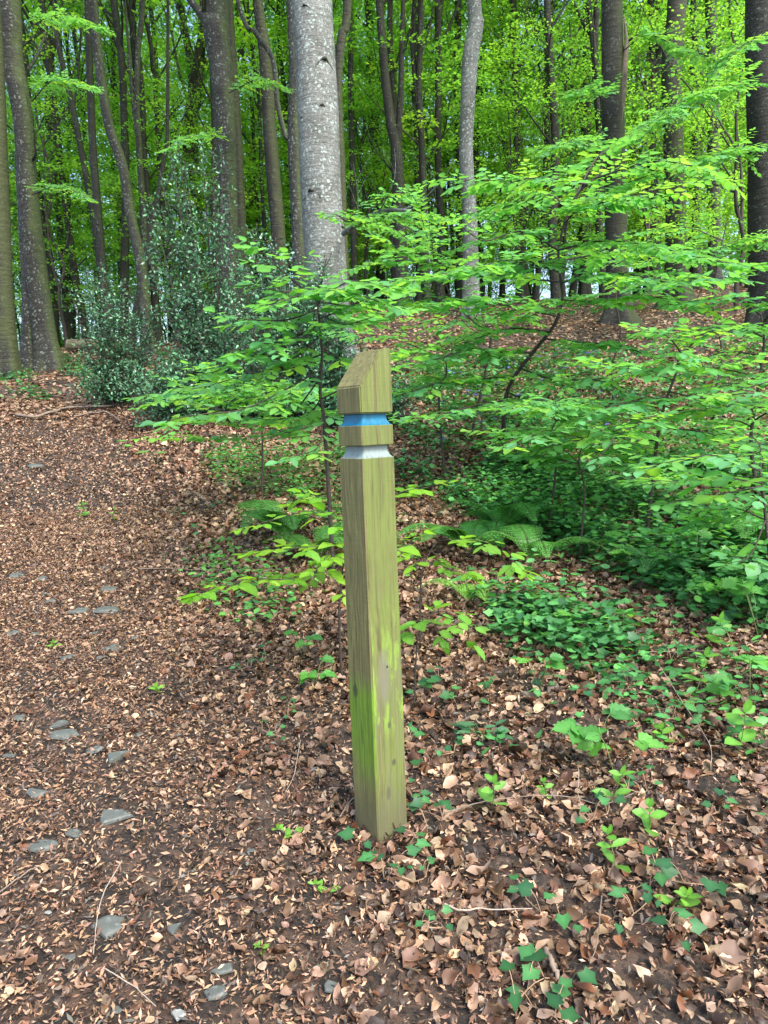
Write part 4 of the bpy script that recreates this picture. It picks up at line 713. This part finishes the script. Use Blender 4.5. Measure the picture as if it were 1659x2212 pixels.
# ------------------------------------------------------------------ small plants, ivy sprigs
def sprig(kind, px, py, label, seed, s=1., cat=None, group=None):
    g = np.random.default_rng(seed); b = gp(px, py); root = empty(kind, b); tb = Tubes(); pos, dr, nr, sz, cl = [], [], [], [], []
    def put(p, d, n, z, c): pos.append(p); dr.append(d); nr.append(n); sz.append(z); cl.append(np.array(c)*g.uniform(.82, 1.2))
    def view_up(): return UP+np.array([0, -.35, 0])+g.normal(0, .22, 3)
    if kind == 'ivy_sprig':
        a = g.uniform(0, 6.28); p = np.zeros(3)+UP*.01; pts = [p]
        for k in range(3): p = p+np.array([math.cos(a), math.sin(a), 0])*.045*s+UP*g.uniform(.0, .02); a += g.normal(0, .5); pts.append(p)
        pa = bez(pts, 6); tb.add(pa, .0016, 4)
        for k in range(len(pts)):
            for q_ in range(1+(k % 2)):
                o = g.uniform(0, 6.28); e = pts[k]+np.array([math.cos(o)*.025, math.sin(o)*.025, g.uniform(.02, .05)])*s; tb.add(bez([pts[k], (pts[k]+e)/2+UP*.01, e], 3), .001, 3); put(e, np.array([math.cos(o), math.sin(o), -.15]), view_up(), g.uniform(.024, .043)*s, [(.03, .11, .035), (.05, .17, .05), (.022, .085, .03)][k % 3])
        tm, mt = IVY, IVYM
    elif kind in ('honeysuckle_sprig', 'seedling'):
        h_ = (.11 if kind == 'honeysuckle_sprig' else .05)*s; top = np.array([g.normal(0, .03), g.normal(0, .02), h_]); pa = bez([np.zeros(3)-UP*.01, top*.5+[.006, 0, 0], top], 8); tb.add(pa, np.linspace(.002, .001, len(pa)), 4); o = g.uniform(0, 3.1)
        c = (.13, .33, .05) if kind == 'honeysuckle_sprig' else (.17, .38, .05)
        for k, t in enumerate((.45, .75, 1.)):
            q_ = pa[int(t*(len(pa)-1))]
            for s_ in (0, math.pi): put(q_, np.array([math.cos(o+s_), math.sin(o+s_), .25]), view_up(), g.uniform(.05, .065)*s*(1.1-.2*k), c)
            o += 1.5
        put(top, np.array([.2, -.2, 1]), np.array([0, -1, .2]), .035*s, c); tm, mt = OVAL, HERB
    elif kind == 'dark_herb':
        for k in range(9): o = g.uniform(0, 6.28); q_ = np.array([math.cos(o), math.sin(o), 0])*g.uniform(0, .07)*s+UP*g.uniform(.015, .06); tb.add([np.zeros(3), q_], .0012, 3); put(q_, np.array([math.cos(o), math.sin(o), .1]), view_up(), g.uniform(.04, .06)*s, (.06, .15, .07))
        tm, mt = OVAL, IVYM
    else:                 # bramble: three toothed leaflets on each stalk
        for k in range(g.integers(2, 5)):
            o = g.uniform(0, 6.28); hh = g.uniform(.05, .16)*s; e = np.array([math.cos(o)*.06*s, math.sin(o)*.05*s, hh]); pa = bez([np.zeros(3)-UP*.01, e*.6+UP*.02, e], 7); tb.add(pa, .0018, 4)
            for q_, f_ in ((-1.15, .85), (0, 1.1), (1.15, .85)): put(e, np.array([math.cos(o+q_), math.sin(o+q_), -.1]), view_up(), g.uniform(.055, .075)*s*f_, [(.09, .28, .06), (.12, .33, .06), (.07, .22, .06)][k % 3])
        tm, mt = RIB, HERB
    obj('stem', tb.mesh('stem', GSTEM if kind != 'ivy_sprig' else RSTEM), root); n = len(pos)
    tm2 = tm
    obj('leaves', leaf_mesh('leaves', tm2, pos, dr, nr, sz, cl, mt, (g.uniform(-.3, .2, n), g.uniform(-.4, .05, n), g.normal(0, .1, n))), root)
    tag(root, label, cat or {'ivy_sprig': 'ivy', 'honeysuckle_sprig': 'plant', 'seedling': 'seedling', 'dark_herb': 'plant'}.get(kind, 'bramble'), group or {'ivy_sprig': 'ivy sprigs creeping through the litter', 'bramble': 'bramble shoots in the litter'}.get(kind, 'small plants dotted over the litter'))
PL = [('bramble', 1165, 1490, 'bramble shoot in two tiers standing between the post and the right edge', 1.), ('bramble', 1285, 1640, 'large leaved bramble with broad ribbed leaves, biggest plant right of the post', 1.15),
 ('bramble', 1335, 1700, 'bramble with veined round leaves just below the biggest one', 1.1), ('honeysuckle_sprig', 1058, 1755, 'glossy green sprig with paired oval leaves right of the post foot', 1.), ('honeysuckle_sprig', 1175, 1735, 'tiny two leaved sprig where the two thin roots cross', .6),
 ('honeysuckle_sprig', 1310, 1740, 'sprig of oval leaves under the veined bramble', 1.), ('honeysuckle_sprig', 1395, 1820, 'sprig with three pointed leaves beside the big pale curled leaf', .95), ('honeysuckle_sprig', 1330, 1905, 'four leaved sprig rising above the large ivy leaf', 1.),
 ('seedling', 1442, 1960, 'star shaped yellow green seedling at lower right', .85), ('seedling', 1432, 1610, 'small bright seedling between the ribbed bramble and the right edge shoot', .9), ('honeysuckle_sprig', 1590, 1640, 'bright leafy shoot against the right edge', 1.5),
 ('dark_herb', 1045, 1600, 'grey green dull leaved herb right of the post at knee height', 1.1), ('ivy_sprig', 905, 1510, 'ivy sprig touching the right side of the post near the green stain', 1.), ('ivy_sprig', 985, 1525, 'pair of ivy leaves a hand right of the green stain', 1.1),
 ('ivy_sprig', 1060, 1490, 'ivy sprig below the tiny beech seedling', .9), ('ivy_sprig', 898, 1600, 'ivy climbing beside the post below the green stain', 1.), ('ivy_sprig', 905, 1668, 'ivy sprig hugging the lower right of the post', 1.), ('ivy_sprig', 893, 1742, 'blue green ivy leaves at the right foot of the post', 1.1),
 ('ivy_sprig', 858, 1775, 'ivy leaf on a thin stalk in front of the post foot', .8), ('ivy_sprig', 860, 1870, 'dark ivy leaves straight below the post foot', 1.2), ('ivy_sprig', 830, 1905, 'large dark ivy leaf below the post foot', 1.1), ('ivy_sprig', 912, 1890, 'small ivy sprig low right of the post foot', .8),
 ('ivy_sprig', 910, 2010, 'lone ivy leaf near the left end of the bleached stick', .8), ('ivy_sprig', 1370, 1930, 'large lobed ivy leaf under the four leaved sprig', 1.4), ('ivy_sprig', 1340, 2015, 'ivy sprig below the large lobed leaf', 1.2), ('ivy_sprig', 1430, 1985, 'dark ivy leaf beneath the star shaped seedling', 1.),
 ('ivy_sprig', 1245, 2030, 'ivy with two drooping leaves right of the bleached stick', 1.1), ('ivy_sprig', 1235, 2125, 'ivy clump near the bottom right of the frame', 1.4), ('ivy_sprig', 1150, 2185, 'pale ivy leaf cut by the bottom edge', 1.2), ('ivy_sprig', 1265, 1795, 'drooping ivy leaf on the curving root', 1.),
 ('ivy_sprig', 1410, 1705, 'ivy leaf right of the veined bramble', 1.), ('ivy_sprig', 1640, 1790, 'dark ivy leaf against the right edge at lower height', 1.1), ('ivy_sprig', 1550, 1770, 'ivy sprig on the pale thin stalk near the right edge', .9),
 ('bramble', 655, 1420, 'bramble shoot with toothed bright leaf left of the post middle', .85), ('bramble', 680, 1480, 'bramble shoot touching the left edge of the post by the green stain', .85), ('ivy_sprig', 500, 1455, 'ivy leaf alone on the litter left of the post', .8), ('ivy_sprig', 560, 1440, 'ivy sprig between the lone leaf and the bramble', .8),
 ('ivy_sprig', 632, 1565, 'ivy leaf left of the post under the bramble', .7), ('ivy_sprig', 620, 1605, 'ivy sprig below the leaf left of the post', .7), ('seedling', 340, 1500, 'bright green pointed leaf lying on the path', .7), ('seedling', 115, 1400, 'pale green seedling on the far left of the path', .6), ('seedling', 650, 1812, 'bright seedling left of the post foot', .6),
 ('seedling', 722, 1935, 'tiny yellow green seedling below left of the post', .5), ('seedling', 575, 2060, 'tiny seedling beside the tan round leaf at the bottom', .4), ('honeysuckle_sprig', 175, 1125, 'small leafy weed on the left of the path', 1.1), ('honeysuckle_sprig', 245, 1130, 'small weed just right of the left path weed', .9),
 ('ivy_sprig', 390, 1120, 'ivy patch leftmost of the row in the litter left of the post', 1.), ('ivy_sprig', 415, 1150, 'second ivy patch from the left in the litter', .9), ('ivy_sprig', 350, 1225, 'ivy leaves by the long thin twig', .8), ('ivy_sprig', 395, 1225, 'ivy leaves on the right of those by the long thin twig', .8), ('ivy_sprig', 468, 1105, 'ivy patch right of the row in the litter', 1.1),
 ('bramble', 255, 985, 'bright leafy shoot at the edge of the litter left of the saplings', 1.2), ('bramble', 340, 1010, 'leafy shoot under the left end of the sapling', 1.4), ('bramble', 390, 970, 'bramble shoot below the lowest spray of the left sapling', 1.5), ('dark_herb', 640, 1090, 'dark round leaved bramble low against the left of the post', 1.6), ('bramble', 720, 1090, 'bright shoot behind the upper left edge of the post shaft', 1.4),
 ('bramble', 1180, 1390, 'bramble shoot below the ground cover, above the two tiered one', 1.), ('bramble', 1345, 1370, 'upright nettle like shoot in the litter on the right', 1.1), ('ivy_sprig', 1075, 1370, 'ivy leaf left of the nettle like shoot', 1.), ('ivy_sprig', 1150, 1330, 'ivy beneath the edge of the ground cover', 1.), ('ivy_sprig', 1230, 1490, 'row of small ivy leaves right of the two tiered bramble', 1.),
 ('ivy_sprig', 1310, 1480, 'ivy leaf above the ribbed bramble', .9), ('ivy_sprig', 1470, 1420, 'grey green ivy leaf near the long root on the right', 1.2), ('dark_herb', 1400, 1400, 'dark herb above the long root on the right', 1.), ('bramble', 1560, 1320, 'green shoot leaning over the litter near the right edge', 1.4), ('bramble', 1640, 1380, 'leafy shoot at the right edge under the arching sapling', 1.7),
 ('bramble', 1600, 1470, 'bright leaflets against the right edge at mid height', 1.3), ('ivy_sprig', 1460, 1560, 'ivy leaf right of the small bright seedling', .9), ('bramble', 1010, 1290, 'light green shoot right of the post below the single spray', .9), ('bramble', 1500, 1240, 'arching bramble shoot above the green shoot near the right edge', 1.6), ('bramble', 1380, 1260, 'bramble shoot at the front of the ground cover', 1.4), ('bramble', 1620, 1540, 'cluster of bright leaflets cut by the right edge', 1.2), ('honeysuckle_sprig', 1500, 1500, 'paired oval leaves left of the right edge leaflets', 1.3),
 ('bramble', 1280, 1220, 'bright shoot where the ferns meet the litter', 1.3), ('bramble', 1100, 1250, 'pale shoot at the left tip of the ground cover', 1.1), ('honeysuckle_sprig', 1560, 1420, 'upright sprig of oval leaves above the straight brown root', 1.4), ('dark_herb', 1620, 1300, 'dull dark herb clump under the arching sapling', 1.8), ('bramble', 480, 1010, 'lush shoot in the herbs left of the fern', 1.5),
 ('ivy_sprig', 1020, 1250, 'ivy under the single bright spray', 1.)]
for k, (kd, px, py, lb, s_) in enumerate(PL): sprig(kd, px, py, lb, 500+k, s_)
# ------------------------------------------------------------------ stones
def stone(px, py, wpx, label, seed, mat=None, asp=.65, thick=.24):
    g = np.random.default_rng(seed); b = gp(px, py); Yd = b[1]+.1; w_ = wpx*math.hypot(Yd, 1)/FPX*1.05; bm = bmesh.new(); n = 9; vs = []
    bev = []
    w_ *= .86; ang = np.sort(g.uniform(0, 6.28, n)); rr = g.uniform(.7, 1.15, n)
    for k in range(n): bev.append((math.cos(ang[k])*w_*.5*rr[k], math.sin(ang[k])*w_*.5*rr[k]*asp*1.3))
    for z, s_ in ((-.5, .8), (.0, 1.05), (.62, .93), (.9, .72)):
        tlt = g.normal(0, .1)
        for x, y in bev: bm.verts.new((x*s_, y*s_, z*thick*w_*.5+x*tlt*.4))
    bmesh.ops.convex_hull(bm, input=bm.verts[:]); 
    for v_ in [v_ for v_ in bm.verts if not v_.link_faces]: bm.verts.remove(v_)
    me = bpy.data.meshes.new('stone'); bm.to_mesh(me); bm.free(); me.materials.append(mat or SLATE)
    o = obj('stone', me, None, b+np.array([0, 0, .006])); nn = slope_n(b[:1], b[1:2])[0]; o.rotation_euler = (math.atan2(-nn[1], nn[2])*1+g.normal(0, .06), math.atan2(nn[0], nn[2])+g.normal(0, .06), 0)
    tag(o, label, 'stone', 'slate stones bedded in the path')
for k, (px, py, w_, lb) in enumerate(ST): stone(px, py, w_, lb, 800+k, PALE if any(a in lb for a in ('white', 'pale stone')) else SLATE, .6 if 'blocky' not in lb else .9)
# ------------------------------------------------------------------ sticks, roots and the log
def stick(pts, r, mat, label, seed, cat='stick', lift=.015, kids=()):
    w_ = [gp(a, b) for a, b in pts]; o = w_[0].copy(); tb = Tubes(); g = np.random.default_rng(seed)
    pa = bez([p-o+UP*(lift+r) for p in w_], 30); pa = pa+np.cumsum(g.normal(0, r*.35, (len(pa), 3)), axis=0)*np.sin(np.linspace(0, math.pi, len(pa)))[:, None]; r *= .75; tb.add(pa, np.linspace(r, r*.5, len(pa))*(1+g.normal(0, .08, len(pa))), 6)
    for kp in kids: pb = bez([gp(a, b)-o+UP*(lift+r) for a, b in kp], 14); tb.add(pb, np.linspace(r*.6, r*.3, len(pb)), 5)
    rt = obj({'stick': 'fallen_branch', 'root': 'thin_root', 'stalk': 'dry_stalk'}.get(cat, cat), tb.mesh('stick', mat), None, o); tag(rt, label, cat)
stick([(35, 902), (75, 908), (120, 898), (160, 888), (230, 885), (300, 870), (335, 868)], .028, STICK, 'long grey fallen branch lying across the path', 1, kids=[[(120, 898), (160, 880), (200, 882)]])
stick([(160, 905), (200, 900), (240, 905), (262, 915)], .02, STICK, 'dark fallen stick below the long grey branch', 2)
stick([(962, 1985), (1000, 1994), (1050, 1995), (1150, 1993)], .0035, STICKP, 'bleached bent stick at the bottom right of centre', 3, lift=.03)
stick([(960, 1785), (1040, 1760), (1130, 1745), (1220, 1742), (1300, 1762), (1380, 1735)], .003, STICK, 'thin curving root crossing the litter right of the post foot', 4, 'root', .035)
stick([(1250, 1690), (1252, 1735), (1258, 1780)], .002, STICKP, 'short pale stalk crossing the curving root', 5, 'stalk', .04)
stick([(1415, 1450), (1470, 1540), (1530, 1640), (1535, 1700)], .002, STICKP, 'long pale stalk arching at the right', 6, 'stalk', .05)
stick([(1380, 1430), (1450, 1420), (1560, 1420), (1650, 1416)], .004, STICK, 'straight brown root lying towards the right edge', 7, 'root', .03)
stick([(300, 1240), (360, 1240), (440, 1242), (550, 1246)], .005, STICK, 'long twig on the litter left of the post', 8, lift=.03)
stick([(265, 1885), (225, 1960), (212, 2040), (205, 2090)], .0022, STICKP, 'thin curly stalk beside the largest slate stone', 9, 'stalk', .03)
stick([(650, 1620), (640, 1680), (620, 1730)], .002, STICKP, 'thin pale stalk left of the post foot', 10, 'stalk', .03)
stick([(735, 1790), (760, 1755), (775, 1740)], .003, STICK, 'short stick leaning at the left foot of the post', 11, lift=.03)
stick([(880, 1460), (930, 1470), (975, 1458)], .005, TWIG, 'black twig right of the post beneath the tiny seedling', 12, lift=.03)
stick([(1300, 1960), (1285, 2050), (1275, 2110)], .0025, STICK, 'thin brown stem running down from the four leaved sprig', 13, 'stalk', .03)
stick([(230, 2120), (290, 2160), (340, 2205)], .002, STICKP, 'thin pale stalk at the bottom left corner', 14, 'stalk', .03)
stick([(1180, 2080), (1200, 2140), (1205, 2200)], .009, STICK, 'stout brown stick stub at the bottom right of centre', 15, lift=.02)
stick([(0, 1950), (60, 1900), (120, 1870)], .003, STICK, 'reddish twig entering from the left edge', 16, lift=.02)
lg = [P(150, 758, 19.), P(200, 752, 19.), P(245, 747, 19.2), P(285, 742, 19.5)]; lg = [np.array([p[0], p[1], H(p[0], p[1])+.14]) for p in lg]; tb = Tubes(); o = lg[0].copy()
tb.add(bez([p-o for p in lg], 24), np.linspace(.18, .13, 25), 12, .06, 0, 4); lo = obj('fallen_log', tb.mesh('fallen_log', LOGM), None, o); tag(lo, 'mossy rotting log on the ground among the left background trunks', 'log')
print('objects', len(bpy.data.objects))
